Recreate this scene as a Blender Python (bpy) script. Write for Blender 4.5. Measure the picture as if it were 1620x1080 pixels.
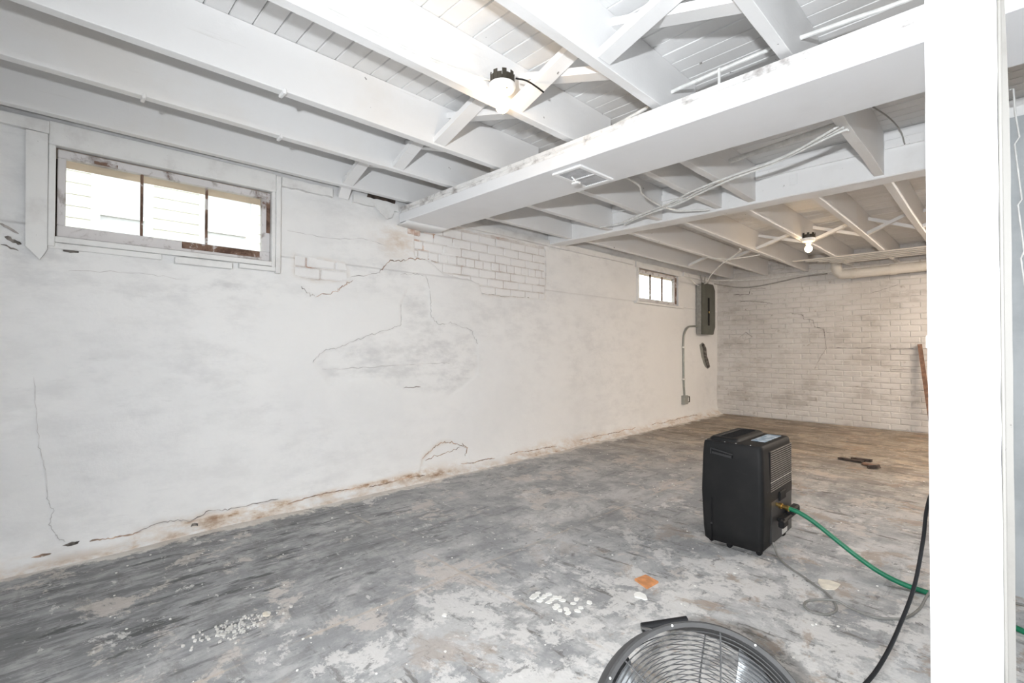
import bpy, bmesh, math, random
import numpy as np
from mathutils import Vector, Matrix

random.seed(7)
rng = np.random.default_rng(11)
for o in list(bpy.data.objects):
    bpy.data.objects.remove(o)
SC = bpy.context.scene
COL = SC.collection
R = math.radians
PI = math.pi

# ------------------------------------------------------------------ camera
cam = bpy.data.cameras.new('camera')
cam.sensor_width = 36.0
cam.lens = 764.0 / 1620.0 * 36.0
cam.clip_start = 0.02
camo = bpy.data.objects.new('camera', cam)
COL.objects.link(camo)
camo.matrix_world = (Matrix.Translation((0, 0, 1.10)) @ Matrix.Rotation(R(45.64), 4, 'Z')
                     @ Matrix.Rotation(R(90.74), 4, 'X') @ Matrix.Rotation(R(0.10), 4, 'Z'))
SC.camera = camo

# ------------------------------------------------------------------ world (overcast daylight outside the windows)
world = bpy.data.worlds.new('overcast_sky')
SC.world = world
world.use_nodes = True
bg = world.node_tree.nodes['Background']
bg.inputs[0].default_value = (0.93, 0.97, 1.0, 1)
bg.inputs[1].default_value = 2.5

# ------------------------------------------------------------------ photographer's flash, just above the camera
FLASH_W = 205.0
BULB_E = 30.0
FILL_E = 16.0
FILL_MID_E = 44.0
FILL_WARM_E = 134.0
fl = bpy.data.lights.new('camera_flash', 'SPOT')
fl.spot_size = R(172)
fl.spot_blend = 1.0
fl.energy = FLASH_W
fl.color = (0.93, 0.965, 1.0)
fl.shadow_soft_size = 0.035
flo = bpy.data.objects.new('camera_flash', fl)
flo.location = (0.03, -0.50, 1.31)
flo.rotation_euler = (R(82), 0, R(17))
COL.objects.link(flo)

vs = SC.view_settings
vs.view_transform = 'Standard'
vs.look = 'None'
vs.gamma = 1.0
vs.use_curve_mapping = False
vs.exposure = 0.98

# ------------------------------------------------------------------ layout numbers (metres)
D = -3.42            # inner face of the left wall
YF = 8.21            # inner face of the far wall
XR = 3.3             # right wall
YB = -3.2            # wall behind the camera
ZJ = 2.25            # underside of the joists
ZB = 2.49            # underside of the floor boards


# ------------------------------------------------------------------ node helper
class NT:
    def __init__(self, name):
        self.m = bpy.data.materials.new(name)
        self.m.use_nodes = True
        self.t = self.m.node_tree
        self.bsdf = self.t.nodes['Principled BSDF']

    def n(self, typ, **kw):
        nd = self.t.nodes.new(typ)
        for k, v in kw.items():
            if isinstance(k, str) and hasattr(nd, k):
                setattr(nd, k, v)
        return nd

    def l(self, a, b):
        self.t.links.new(a, b)

    def pos(self, scale=(1, 1, 1), rot=(0, 0, 0), obj=False):
        if obj:
            s = self.n('ShaderNodeTexCoord').outputs['Object']
        else:
            s = self.n('ShaderNodeNewGeometry').outputs['Position']
        mp = self.n('ShaderNodeMapping')
        mp.inputs['Scale'].default_value = scale
        mp.inputs['Rotation'].default_value = rot
        self.l(s, mp.inputs['Vector'])
        return mp.outputs[0]

    def noise(self, vec, scale, detail=6, rough=0.55, dist=0.0):
        nd = self.n('ShaderNodeTexNoise')
        nd.inputs['Scale'].default_value = scale
        nd.inputs['Detail'].default_value = detail
        nd.inputs['Roughness'].default_value = rough
        nd.inputs['Distortion'].default_value = dist
        self.l(vec, nd.inputs['Vector'])
        return nd.outputs['Fac']

    def ramp(self, fac, a, b, lo=0.0, hi=1.0):
        nd = self.n('ShaderNodeMapRange')
        nd.interpolation_type = 'SMOOTHSTEP'
        nd.inputs['From Min'].default_value = a
        nd.inputs['From Max'].default_value = b
        nd.inputs['To Min'].default_value = lo
        nd.inputs['To Max'].default_value = hi
        self.l(fac, nd.inputs['Value'])
        return nd.outputs[0]

    def math(self, op, a, b=None, clamp=False):
        nd = self.n('ShaderNodeMath', operation=op)
        nd.use_clamp = clamp
        for i, v in enumerate((a, b)):
            if v is None:
                continue
            if isinstance(v, (int, float)):
                nd.inputs[i].default_value = v
            else:
                self.l(v, nd.inputs[i])
        return nd.outputs[0]

    def mix(self, fac, a, b, mode='MIX'):
        nd = self.n('ShaderNodeMix', data_type='RGBA', blend_type=mode)
        for sock, v in ((nd.inputs[0], fac), (nd.inputs[6], a), (nd.inputs[7], b)):
            if isinstance(v, (int, float)):
                sock.default_value = v
            elif isinstance(v, tuple):
                sock.default_value = v if len(v) == 4 else (*v, 1)
            else:
                self.l(v, sock)
        return nd.outputs[2]

    def attr(self, name):
        nd = self.n('ShaderNodeAttribute')
        nd.attribute_name = name
        return nd

    def bump(self, h, strength=0.3, dist=0.01):
        nd = self.n('ShaderNodeBump')
        nd.inputs['Strength'].default_value = strength
        nd.inputs['Distance'].default_value = dist
        self.l(h, nd.inputs['Height'])
        self.l(nd.outputs[0], self.bsdf.inputs['Normal'])

    def done(self, col, rough=0.6, metal=0.0, spec=None):
        if isinstance(col, tuple):
            self.bsdf.inputs['Base Color'].default_value = col if len(col) == 4 else (*col, 1)
        else:
            self.l(col, self.bsdf.inputs['Base Color'])
        if isinstance(rough, (int, float)):
            self.bsdf.inputs['Roughness'].default_value = rough
        else:
            self.l(rough, self.bsdf.inputs['Roughness'])
        self.bsdf.inputs['Metallic'].default_value = metal
        if spec is not None:
            self.bsdf.inputs['Specular IOR Level'].default_value = spec
        return self.m


def paint(name, base, dirt, amount=0.35, scale=3.0, rough=0.6, bump=0.15, specks=True, obj=False):
    """painted surface: base colour, cloudy grime, fine specks"""
    t = NT(name)
    p = t.pos(obj=obj)
    f = t.ramp(t.noise(p, scale, 8, 0.62), 0.48, 0.75, 0, amount)
    c = t.mix(f, base, dirt)
    if specks:
        s = t.ramp(t.noise(p, scale * 14, 3, 0.5), 0.72, 0.78, 0, 0.55)
        c = t.mix(s, c, tuple(x * 0.55 for x in dirt))
    t.bump(t.noise(p, 55, 5, 0.6), bump, 0.004)
    return t.done(c, rough)


def plain(name, col, rough=0.5, metal=0.0, var=0.12, scale=20, bump=0.0):
    t = NT(name)
    p = t.pos(obj=True)
    f = t.ramp(t.noise(p, scale, 5), 0.35, 0.7)
    c = t.mix(f, tuple(x * (1 - var) for x in col), tuple(min(1, x * (1 + var)) for x in col))
    if bump:
        t.bump(t.noise(p, scale * 6, 3), bump, 0.002)
    return t.done(c, rough, metal)


M = {}
# white painted timber of the ceiling: random tone for each piece
def timber(name, base, warm, amount=0.5):
    t = NT(name)
    p = t.pos()
    oi = t.n('ShaderNodeObjectInfo')
    c = t.mix(t.ramp(t.noise(p, 1.3, 6, 0.6), 0.5, 0.72, 0, amount), base, warm)
    c = t.mix(t.ramp(oi.outputs['Random'], 0, 1, 0, 0.14), c, tuple(x * 0.72 for x in base))
    g = t.noise(t.pos((14, 1.0, 14)), 3.0, 6, 0.6)
    c = t.mix(t.ramp(g, 0.62, 0.8, 0, 0.3), c, tuple(x * 0.66 for x in warm))
    s = t.ramp(t.noise(p, 22, 2, 0.5), 0.765, 0.79, 0, 0.8)
    c = t.mix(s, c, (0.14, 0.13, 0.12))
    t.bump(t.math('ADD', t.noise(p, 60, 4), g), 0.16, 0.004)
    return t.done(c, 0.55)


M['joist'] = timber('painted_joist', (0.83, 0.83, 0.83), (0.78, 0.74, 0.69))
M['board'] = timber('painted_board', (0.80, 0.80, 0.80), (0.72, 0.70, 0.67))
M['duct'] = paint('painted_sheet_metal', (0.84, 0.845, 0.86), (0.66, 0.66, 0.66), 0.35, 1.2, 0.45, 0.05, False)
M['rough_strip'] = paint('rough_mortar_strip', (0.80, 0.79, 0.78), (0.30, 0.27, 0.26), 0.95, 11.0, 0.8, 0.8)
M['girder'] = paint('painted_girder', (0.86, 0.86, 0.86), (0.62, 0.6, 0.57), 0.5, 2.0, 0.55, 0.12)
M['post'] = paint('painted_post', (0.90, 0.905, 0.91), (0.80, 0.80, 0.80), 0.35, 4.0, 0.5, 0.10)
M['cream'] = paint('cream_plank', (0.40, 0.385, 0.36), (0.26, 0.245, 0.22), 0.5, 4.0, 0.6, 0.15)
M['trimw'] = paint('painted_trim', (0.78, 0.78, 0.77), (0.55, 0.53, 0.52), 0.6, 6.0, 0.55, 0.2)
M['white_cable'] = plain('painted_cable', (0.78, 0.78, 0.76), 0.5)
M['grey_cable'] = plain('bare_grey_cable', (0.34, 0.33, 0.31), 0.55)
M['vent_grey'] = plain('vent_grey', (0.46, 0.46, 0.47), 0.5)
M['porcelain'] = plain('porcelain', (0.88, 0.87, 0.85), 0.2, var=0.03)
M['dark_metal'] = plain('dark_box_metal', (0.075, 0.068, 0.055), 0.5, 0.5)
M['black'] = plain('black_rubber', (0.007, 0.007, 0.008), 0.6)
M['black'].node_tree.nodes['Principled BSDF'].inputs['Specular IOR Level'].default_value = 0.25
M['cordgrey'] = plain('grey_cord', (0.21, 0.205, 0.19), 0.55)
M['brass'] = plain('brass', (0.70, 0.47, 0.16), 0.3, 1.0)
M['hose'] = plain('green_hose', (0.003, 0.15, 0.072), 0.45)
M['crack'] = plain('crack_shadow', (0.40, 0.37, 0.35), 0.95, var=0.5, scale=12)
M['crack_pale'] = plain('hairline_crack', (0.58, 0.565, 0.555), 0.95, var=0.25, scale=12)
M['crack_brown'] = plain('brown_crack', (0.42, 0.31, 0.24), 0.95, var=0.5, scale=12)
M['hole'] = plain('dark_hole', (0.17, 0.155, 0.14), 0.95, var=0.6, scale=25)
M['rust'] = plain('rusty_wood', (0.20, 0.10, 0.06), 0.8, var=0.5, scale=9)
M['stick'] = plain('brown_stick', (0.23, 0.13, 0.085), 0.7, var=0.3)
M['panel'] = plain('panel_grey', (0.12, 0.125, 0.105), 0.5, 0.25, var=0.12, scale=6)
M['panel_side'] = plain('panel_galvanised', (0.38, 0.38, 0.36), 0.4, 0.5)
M['conduit'] = plain('conduit_grey', (0.36, 0.37, 0.34), 0.45, 0.4)
M['flake'] = plain('white_flake', (0.84, 0.83, 0.79), 0.7, var=0.05)
M['chip'] = plain('cream_chip', (0.72, 0.66, 0.56), 0.8)
M['crumb'] = plain('grey_white_crumb', (0.66, 0.645, 0.61), 0.8)
M['tile'] = plain('orange_tile', (0.62, 0.27, 0.11), 0.7, var=0.18, scale=30)
M['bark_and_shade'] = plain('dark_scrap_and_shade', (0.07, 0.05, 0.04), 0.9, var=0.5)  # wood scraps; also the painted shade in the sash and sill gaps
M['pipe'] = paint('painted_pipe', (0.74, 0.70, 0.64), (0.5, 0.45, 0.38), 0.4, 5, 0.6, 0.1)

# sash with flaking paint over brown wood
t = NT('flaking_sash')
p = t.pos()
f = t.noise(t.pos((1, 1, 1)), 7.0, 9, 0.7, 0.4)
c = t.mix(t.ramp(f, 0.50, 0.60, 0, 1), (0.66, 0.64, 0.64), (0.40, 0.37, 0.36))
c = t.mix(t.ramp(f, 0.60, 0.66, 0, 1), c, (0.17, 0.10, 0.075))
t.bump(f, 0.5, 0.004)
M['sash'] = t.done(c, 0.75)

t = NT('bare_sash_wood')
f = t.noise(t.pos((1, 1, 1)), 9.0, 9, 0.7, 0.4)
c = t.mix(t.ramp(f, 0.40, 0.52, 0, 1), (0.085, 0.045, 0.03), (0.19, 0.115, 0.08))
c = t.mix(t.ramp(f, 0.54, 0.60, 0, 1), c, (0.52, 0.49, 0.48))
M['sash_bare'] = t.done(c, 0.8)

# window glass (thin pane)
t = NT('window_glass')
tr = t.n('ShaderNodeBsdfTransparent')
gl = t.n('ShaderNodeBsdfGlossy')
gl.inputs['Roughness'].default_value = 0.03
tr.inputs[0].default_value = (0.95, 0.97, 0.96, 1)
mx = t.n('ShaderNodeMixShader')
mx.inputs[0].default_value = 0.06
t.l(tr.outputs[0], mx.inputs[1])
t.l(gl.outputs[0], mx.inputs[2])
t.l(mx.outputs[0], t.t.nodes['Material Output'].inputs[0])
M['glass'] = t.m

# lit bulb
t = NT('lit_bulb')
t.bsdf.inputs['Base Color'].default_value = (1, 0.95, 0.85, 1)
t.bsdf.inputs['Emission Color'].default_value = (1.0, 0.70, 0.40, 1)
t.bsdf.inputs['Emission Strength'].default_value = BULB_E
M['bulb'] = t.m

t = NT('fill_tube')  # emitter of the added fill tubes out of view
t.bsdf.inputs['Base Color'].default_value = (1, 1, 1, 1)
t.bsdf.inputs['Emission Color'].default_value = (0.88, 0.95, 1.0, 1)
t.bsdf.inputs['Emission Strength'].default_value = FILL_E
M['tube'] = t.m
t = NT('warm_fill_tube')
t.bsdf.inputs['Base Color'].default_value = (1, 1, 1, 1)
t.bsdf.inputs['Emission Color'].default_value = (1.0, 0.825, 0.65, 1)
t.bsdf.inputs['Emission Strength'].default_value = FILL_WARM_E
M['fill_tube_warm'] = t.m
t = NT('neutral_fill_tube')
t.bsdf.inputs['Base Color'].default_value = (1, 1, 1, 1)
t.bsdf.inputs['Emission Color'].default_value = (0.98, 0.97, 0.955, 1)
t.bsdf.inputs['Emission Strength'].default_value = FILL_MID_E
M['fill_tube_mid'] = t.m

# left wall: plaster with painted attributes stain / smudge
t = NT('painted_plaster_wall')
p = t.pos()
n1 = t.noise(p, 1.1, 8, 0.6)
c = t.mix(t.ramp(n1, 0.42, 0.72, 0, 0.55), (0.80, 0.80, 0.795), (0.70, 0.705, 0.71))
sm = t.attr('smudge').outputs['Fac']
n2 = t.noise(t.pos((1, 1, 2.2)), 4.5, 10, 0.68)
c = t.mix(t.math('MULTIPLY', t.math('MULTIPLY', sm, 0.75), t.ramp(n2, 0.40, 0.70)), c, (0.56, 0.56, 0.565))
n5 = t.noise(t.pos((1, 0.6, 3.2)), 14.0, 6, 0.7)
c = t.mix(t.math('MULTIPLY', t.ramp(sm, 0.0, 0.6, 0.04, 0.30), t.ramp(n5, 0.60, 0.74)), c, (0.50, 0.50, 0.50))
st = t.attr('stain').outputs['Fac']
n3 = t.noise(t.pos((1, 0.7, 1.6)), 9.0, 8, 0.7)
c = t.mix(t.math('MULTIPLY', st, t.ramp(n3, 0.34, 0.62)), c, (0.55, 0.42, 0.30))
c = t.mix(t.math('MULTIPLY', t.ramp(st, 0.45, 1.0), t.ramp(n3, 0.52, 0.68)), c, (0.25, 0.14, 0.075))
t.bump(t.math('ADD', t.noise(p, 38, 6, 0.6), t.math('MULTIPLY', n2, 1.4)), 0.22, 0.008)
M['plaster'] = t.done(c, 0.75)

# far brick wall paint
t = NT('painted_brick')
p = t.pos()
oi = t.n('ShaderNodeObjectInfo')
c = t.mix(t.ramp(t.noise(p, 1.0, 8, 0.62), 0.42, 0.7, 0, 0.8), (0.72, 0.70, 0.68), (0.60, 0.57, 0.54))
c = t.mix(t.ramp(oi.outputs['Random'], 0, 1, 0, 0.10), c, (0.52, 0.49, 0.46))
c = t.mix(t.ramp(t.noise(t.pos((1, 1, 2.0)), 2.0, 10, 0.7), 0.50, 0.66, 0, 0.7), c, (0.46, 0.43, 0.40))
f = t.noise(p, 10, 8, 0.7)
c = t.mix(t.ramp(f, 0.585, 0.70, 0, 0.8), c, (0.33, 0.28, 0.24))
t.bump(t.noise(p, 45, 5, 0.6), 0.35, 0.008)
M['brickpaint'] = t.done(c, 0.75)

t = NT('painted_brick_left')
p = t.pos()
c = t.mix(t.ramp(t.noise(p, 4, 8, 0.62), 0.45, 0.7, 0, 0.6), (0.79, 0.785, 0.78), (0.68, 0.67, 0.66))
t.bump(t.noise(p, 45, 5, 0.6), 0.3, 0.006)
M['brickleft'] = t.done(c, 0.75)

t = NT('grimy_mortar')
p = t.pos()
f = t.noise(p, 3.0, 8, 0.68)
c = t.mix(t.ramp(f, 0.38, 0.58), (0.71, 0.69, 0.665), (0.64, 0.615, 0.59))
c = t.mix(t.ramp(f, 0.60, 0.74), c, (0.34, 0.29, 0.25))
t.bump(t.noise(p, 50, 5), 0.5, 0.01)
M['mortar'] = t.done(c, 0.9)

t = NT('reddish_mortar')
p = t.pos()
f = t.noise(p, 4.0, 6, 0.65)
c = t.mix(t.ramp(f, 0.40, 0.56), (0.68, 0.665, 0.65), (0.54, 0.50, 0.475))
c = t.mix(t.ramp(f, 0.56, 0.68), c, (0.40, 0.25, 0.19))
M['mortar_red'] = t.done(c, 0.9)

# concrete floor
t = NT('worn_concrete_floor')
p = t.pos()
sx = t.n('ShaderNodeSeparateXYZ')
t.l(t.n('ShaderNodeNewGeometry').outputs['Position'], sx.inputs[0])
X, Y = sx.outputs[0], sx.outputs[1]
far = t.ramp(Y, 3.2, 6.5)
right = t.ramp(X, -2.3, -0.9)
leftn = t.math('MULTIPLY', t.ramp(X, -1.5, -2.7), t.ramp(Y, 2.6, 0.6))
nl = t.noise(p, 0.9, 8, 0.62)
nc = t.noise(p, 3.0, 14, 0.76, 0.4)
c = t.mix(t.ramp(nc, 0.40, 0.61), (0.30, 0.302, 0.305), (0.56, 0.555, 0.545))
c = t.mix(t.ramp(nl, 0.42, 0.68, 0, 0.55), c, (0.33, 0.335, 0.34))
c = t.mix(t.math('MULTIPLY', leftn, 0.45), c, (0.22, 0.225, 0.23))
# scoured streaks along the wall, strongest in the near left part
sa = t.noise(t.pos((3.6, 0.85, 1), (0, 0, R(6))), 3.4, 14, 0.74, 0.25)
c = t.mix(t.math('MULTIPLY', t.ramp(sa, 0.43, 0.58), t.ramp(leftn, 0, 1, 0.12, 0.85)), c, (0.150, 0.153, 0.156))
sb_ = t.noise(t.pos((4.5, 1.1, 1), (0, 0, R(3))), 5.0, 12, 0.72, 0.2)
c = t.mix(t.math('MULTIPLY', t.ramp(sb_, 0.56, 0.63), t.ramp(leftn, 0, 1, 0.25, 0.70)), c, (0.42, 0.42, 0.425))
# beige adhesive patches
nb = t.noise(p, 2.3, 14, 0.76, 0.15)
c = t.mix(t.ramp(nb, 0.545, 0.58, 0, 0.7), c, (0.60, 0.55, 0.505))
# dark scrapes, running along the wall on the left and across the room on the right
d1 = t.noise(t.pos((4.2, 0.9, 1), (0, 0, R(8))), 3.2, 12, 0.72, 0.3)
d2 = t.noise(t.pos((1.0, 4.2, 1), (0, 0, R(-14))), 3.4, 12, 0.72, 0.3)
m1 = t.math('MULTIPLY', t.ramp(d1, 0.54, 0.62), t.ramp(leftn, 0.0, 0.8, 0.30, 0.95))
m2 = t.math('MULTIPLY', t.ramp(d2, 0.55, 0.62), t.ramp(right, 0.1, 0.9, 0.25, 0.85))
c = t.mix(m1, c, (0.085, 0.087, 0.088))
c = t.mix(m2, c, (0.13, 0.122, 0.11))
# remains of white paint, thickest in the near right part
nw = t.noise(p, 2.6, 14, 0.77, 0.15)
nwb = t.math('ADD', nw, t.math('MULTIPLY', t.math('MULTIPLY', right, t.ramp(Y, 4.2, 1.4)), 0.13))
c = t.mix(t.ramp(nwb, 0.590, 0.625, 0, 0.82), c, (0.65, 0.635, 0.615))
# brown bare spots inside the white paint
nbr = t.noise(p, 3.1, 12, 0.72, 0.4)
mbr = t.math('MULTIPLY', t.ramp(nbr, 0.55, 0.61), t.math('MULTIPLY', right, 0.75))
c = t.mix(mbr, c, (0.36, 0.29, 0.235))
# brown dirt and bulb warmth, both put into the colour towards the far wall
c = t.mix(t.math('MULTIPLY', far, 0.9), c, t.mix(1.0, c, (0.74, 0.60, 0.455), 'MULTIPLY'))
nf = t.noise(t.pos((0.7, 2.2, 1)), 2.2, 10, 0.72, 0.4)
c = t.mix(t.math('MULTIPLY', t.math('MULTIPLY', far, t.ramp(nf, 0.49, 0.60)), 0.8), c, (0.135, 0.108, 0.082))
# fine speckles of plaster
ns = t.noise(p, 42, 4, 0.6)
c = t.mix(t.ramp(ns, 0.68, 0.74, 0, 0.6), c, (0.68, 0.66, 0.63))
c = t.mix(t.ramp(t.noise(p, 30, 4, 0.6), 0.70, 0.76, 0, 0.6), c, (0.12, 0.115, 0.11))
# small scuffs and chips
e1 = t.noise(t.pos((2.2, 1.0, 1), (0, 0, R(20))), 9.0, 8, 0.7, 0.3)
c = t.mix(t.ramp(e1, 0.60, 0.655, 0, 0.75), c, (0.15, 0.147, 0.145))
e2 = t.noise(t.pos((1.0, 1.9, 1), (0, 0, R(-25))), 11.0, 8, 0.7, 0.3)
c = t.mix(t.ramp(e2, 0.61, 0.655, 0, 0.7), c, (0.68, 0.665, 0.645))
e3 = t.noise(p, 18.0, 6, 0.72)
c = t.mix(t.ramp(e3, 0.58, 0.66, 0, 0.35), c, (0.20, 0.19, 0.18))
# pale drift of plaster dust along the left wall
dw = t.math('ADD', X, t.math('ADD', t.math('MULTIPLY', nb, 0.55), t.math('MULTIPLY', nc, 0.22)))
c = t.mix(t.ramp(dw, -2.875, -2.915, 0, 0.9), c, t.mix(t.ramp(nc, 0.4, 0.6), (0.74, 0.71, 0.665), (0.60, 0.545, 0.485)))
# slab joints
for ax, v in ((Y, 1.49), (X, -1.867), (Y, 4.35)):
    w = t.math('ADD', ax, t.math('MULTIPLY', t.math('SUBTRACT', t.noise(p, 6, 3), 0.5), 0.03))
    j = t.math('ABSOLUTE', t.math('SUBTRACT', w, v))
    c = t.mix(t.math('MULTIPLY', t.ramp(j, 0.011, 0.003), t.ramp(nb, 0.44, 0.56, 0.05, 0.65)), c, (0.50, 0.43, 0.36))
t.bump(t.math('ADD', t.math('MULTIPLY', nc, 1.5), t.noise(p, 60, 4)), 0.3, 0.008)
M['floor'] = t.done(c, t.ramp(nl, 0.3, 0.7, 0.55, 0.8))

t = NT('white_plain_wall')
p = t.pos()
c = t.mix(t.ramp(t.noise(p, 1.5, 8, 0.6), 0.45, 0.7, 0, 0.6), (0.78, 0.78, 0.78), (0.66, 0.66, 0.67))
t.bump(t.noise(p, 40, 5), 0.2, 0.006)
M['wallplain'] = t.done(c, 0.75)

t = NT('blue_grey_partition')
p = t.pos()
f = t.noise(p, 2.2, 8, 0.62)
c = t.mix(t.ramp(f, 0.4, 0.66), (0.42, 0.44, 0.45), (0.33, 0.35, 0.36))
t.bump(t.noise(p, 40, 5), 0.2, 0.006)
M['partition'] = t.done(c, 0.7)

M['siding'] = plain('cream_siding', (0.66, 0.645, 0.58), 0.7, var=0.05, scale=3)
M['tanlintel'] = plain('tan_lintel', (0.66, 0.54, 0.44), 0.8, var=0.15, scale=4)
M['grass'] = plain('outside_ground', (0.34, 0.32, 0.28), 0.9, var=0.3, scale=2)
M['hgrey'] = plain('neighbour_pane', (0.52, 0.53, 0.54), 0.25, var=0.05)


# ------------------------------------------------------------------ mesh builder
class MB:
    def __init__(self):
        self.v, self.f, self.s = [], [], []

    def add(self, vs, fs, smooth=False):
        b = len(self.v)
        self.v += [tuple(x) for x in vs]
        self.f += [tuple(b + i for i in q) for q in fs]
        self.s += [smooth] * len(fs)
        return self

    def box(self, x0, x1, y0, y1, z0, z1):
        self.add([(x0, y0, z0), (x1, y0, z0), (x1, y1, z0), (x0, y1, z0),
                  (x0, y0, z1), (x1, y0, z1), (x1, y1, z1), (x0, y1, z1)],
                 [(0, 3, 2, 1), (4, 5, 6, 7), (0, 1, 5, 4), (1, 2, 6, 5), (2, 3, 7, 6), (3, 0, 4, 7)])
        return self

    def cbox(self, x0, x1, y0, y1, z0, z1, b=0.004, seg=1):
        """chamfered box"""
        bm = bmesh.new()
        bmesh.ops.create_cube(bm, size=1.0)
        for v in bm.verts:
            v.co = Vector(((x0 + x1) / 2 + v.co.x * (x1 - x0), (y0 + y1) / 2 + v.co.y * (y1 - y0),
                           (z0 + z1) / 2 + v.co.z * (z1 - z0)))
        bmesh.ops.bevel(bm, geom=list(bm.edges), offset=b, segments=seg, profile=0.5, affect='EDGES')
        self.from_bm(bm, seg > 1)
        return self

    def from_bm(self, bm, smooth=False):
        bm.verts.index_update()
        self.add([v.co[:] for v in bm.verts], [[v.index for v in f.verts] for f in bm.faces], smooth)
        bm.free()
        return self

    def bar(self, p0, p1, w, t, wdir=(0, 1, 0)):
        """rectangular bar from p0 to p1; w along wdir, t across"""
        p0, p1 = Vector(p0), Vector(p1)
        d = (p1 - p0).normalized()
        a = Vector(wdir)
        a = (a - d * a.dot(d)).normalized()
        b = d.cross(a)
        vs = []
        for q in (p0, p1):
            for s, u in ((-1, -1), (1, -1), (1, 1), (-1, 1)):
                vs.append(q + a * (s * w / 2) + b * (u * t / 2))
        self.add(vs, [(0, 1, 2, 3), (7, 6, 5, 4), (0, 4, 5, 1), (1, 5, 6, 2), (2, 6, 7, 3), (3, 7, 4, 0)])
        return self

    def tube(self, pts, r, n=8, closed=False, caps=True):
        pts = [Vector(q) for q in pts]
        rs = r if isinstance(r, (list, tuple)) else [r] * len(pts)
        N = len(pts)
        ring = []
        up = None
        for i, q in enumerate(pts):
            a = pts[(i - 1) % N] if (closed or i > 0) else q
            b = pts[(i + 1) % N] if (closed or i < N - 1) else q
            d = (b - a).normalized()
            if up is None:
                up = Vector((0, 0, 1)) if abs(d.z) < 0.9 else Vector((1, 0, 0))
            up = (up - d * up.dot(d))
            if up.length < 1e-4:
                up = Vector((1, 0, 0)) - d * d.x
            up.normalize()
            s = d.cross(up)
            ring.append([q + (up * math.cos(2 * PI * k / n) + s * math.sin(2 * PI * k / n)) * rs[i] for k in range(n)])
        vs = [x for rg in ring for x in rg]
        fs = []
        for i in range(N if closed else N - 1):
            j = (i + 1) % N
            for k in range(n):
                l = (k + 1) % n
                fs.append((i * n + k, i * n + l, j * n + l, j * n + k))
        if caps and not closed:
            fs.append(tuple(range(n))[::-1])
            fs.append(tuple((N - 1) * n + k for k in range(n)))
        self.add(vs, fs, True)
        return self

    def lathe(self, prof, n=24, mat=None, cap=True):
        """profile of (r, z) revolved about z, then transformed by mat"""
        vs, fs = [], []
        for r, z in prof:
            for k in range(n):
                vs.append(Vector((r * math.cos(2 * PI * k / n), r * math.sin(2 * PI * k / n), z)))
        for i in range(len(prof) - 1):
            for k in range(n):
                l = (k + 1) % n
                fs.append((i * n + k, i * n + l, (i + 1) * n + l, (i + 1) * n + k))
        if cap:
            fs.append(tuple(range(n))[::-1])
            fs.append(tuple((len(prof) - 1) * n + k for k in range(n)))
        if mat is not None:
            vs = [mat @ q for q in vs]
        self.add(vs, fs, True)
        return self

    def prism(self, poly, axis, a, b):
        """extrude a 2-D polygon along axis 0/1/2 from a to b"""
        def P(u, v, w):
            return {0: (w, u, v), 1: (u, w, v), 2: (u, v, w)}[axis]
        n = len(poly)
        vs = [P(u, v, a) for u, v in poly] + [P(u, v, b) for u, v in poly]
        fs = [tuple(range(n))[::-1], tuple(range(n, 2 * n))]
        for k in range(n):
            l = (k + 1) % n
            fs.append((k, l, n + l, n + k))
        self.add(vs, fs)
        return self

    def mesh(self, name, mat):
        me = bpy.data.meshes.new(name)
        me.from_pydata(self.v, [], self.f)
        me.polygons.foreach_set('use_smooth', self.s)
        bm = bmesh.new()
        bm.from_mesh(me)
        bmesh.ops.recalc_face_normals(bm, faces=bm.faces)
        bm.to_mesh(me)
        bm.free()
        if mat is not None:
            me.materials.append(M[mat] if isinstance(mat, str) else mat)
        return me

    def build(self, name, mat, parent=None, sharp=True):
        me = self.mesh(name, mat)
        o = bpy.data.objects.new(name, me)
        COL.objects.link(o)
        if any(self.s) and sharp:
            me.set_sharp_from_angle(angle=R(40))
        if parent is not None:
            attach(o, parent)
        return o


def world_of(o):
    m = o.matrix_basis.copy()
    while o.parent:
        m = o.parent.matrix_basis @ m
        o = o.parent
    return m


def attach(o, parent):
    """parent without moving (meshes here are written in world coordinates)"""
    o.parent = parent
    o.matrix_parent_inverse = Matrix.Identity(4)
    o.matrix_basis = world_of(parent).inverted() @ o.matrix_basis


def thing(name, label, cat, loc, group=None):
    e = bpy.data.objects.new(name, None)
    e.empty_display_size = 0.1
    COL.objects.link(e)
    e.location = loc
    return tag(e, label, cat, group)


def tag(o, label, cat, group=None):
    o['label'] = label
    o['category'] = cat
    if group:
        o['group'] = group
    return o


def struct(o):
    o['kind'] = 'structure'
    return o


def spline(pts, per=8):
    """Catmull-Rom through the points"""
    P = [Vector(q) for q in pts]
    P = [P[0] * 2 - P[1]] + P + [P[-1] * 2 - P[-2]]
    out = []
    for i in range(1, len(P) - 2):
        a, b, c, d = P[i - 1:i + 3]
        for k in range(per):
            u = k / per
            out.append(0.5 * ((2 * b) + (c - a) * u + (2 * a - 5 * b + 4 * c - d) * u * u
                              + (3 * b - a - 3 * c + d) * u ** 3))
    out.append(P[-2])
    return out


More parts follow.
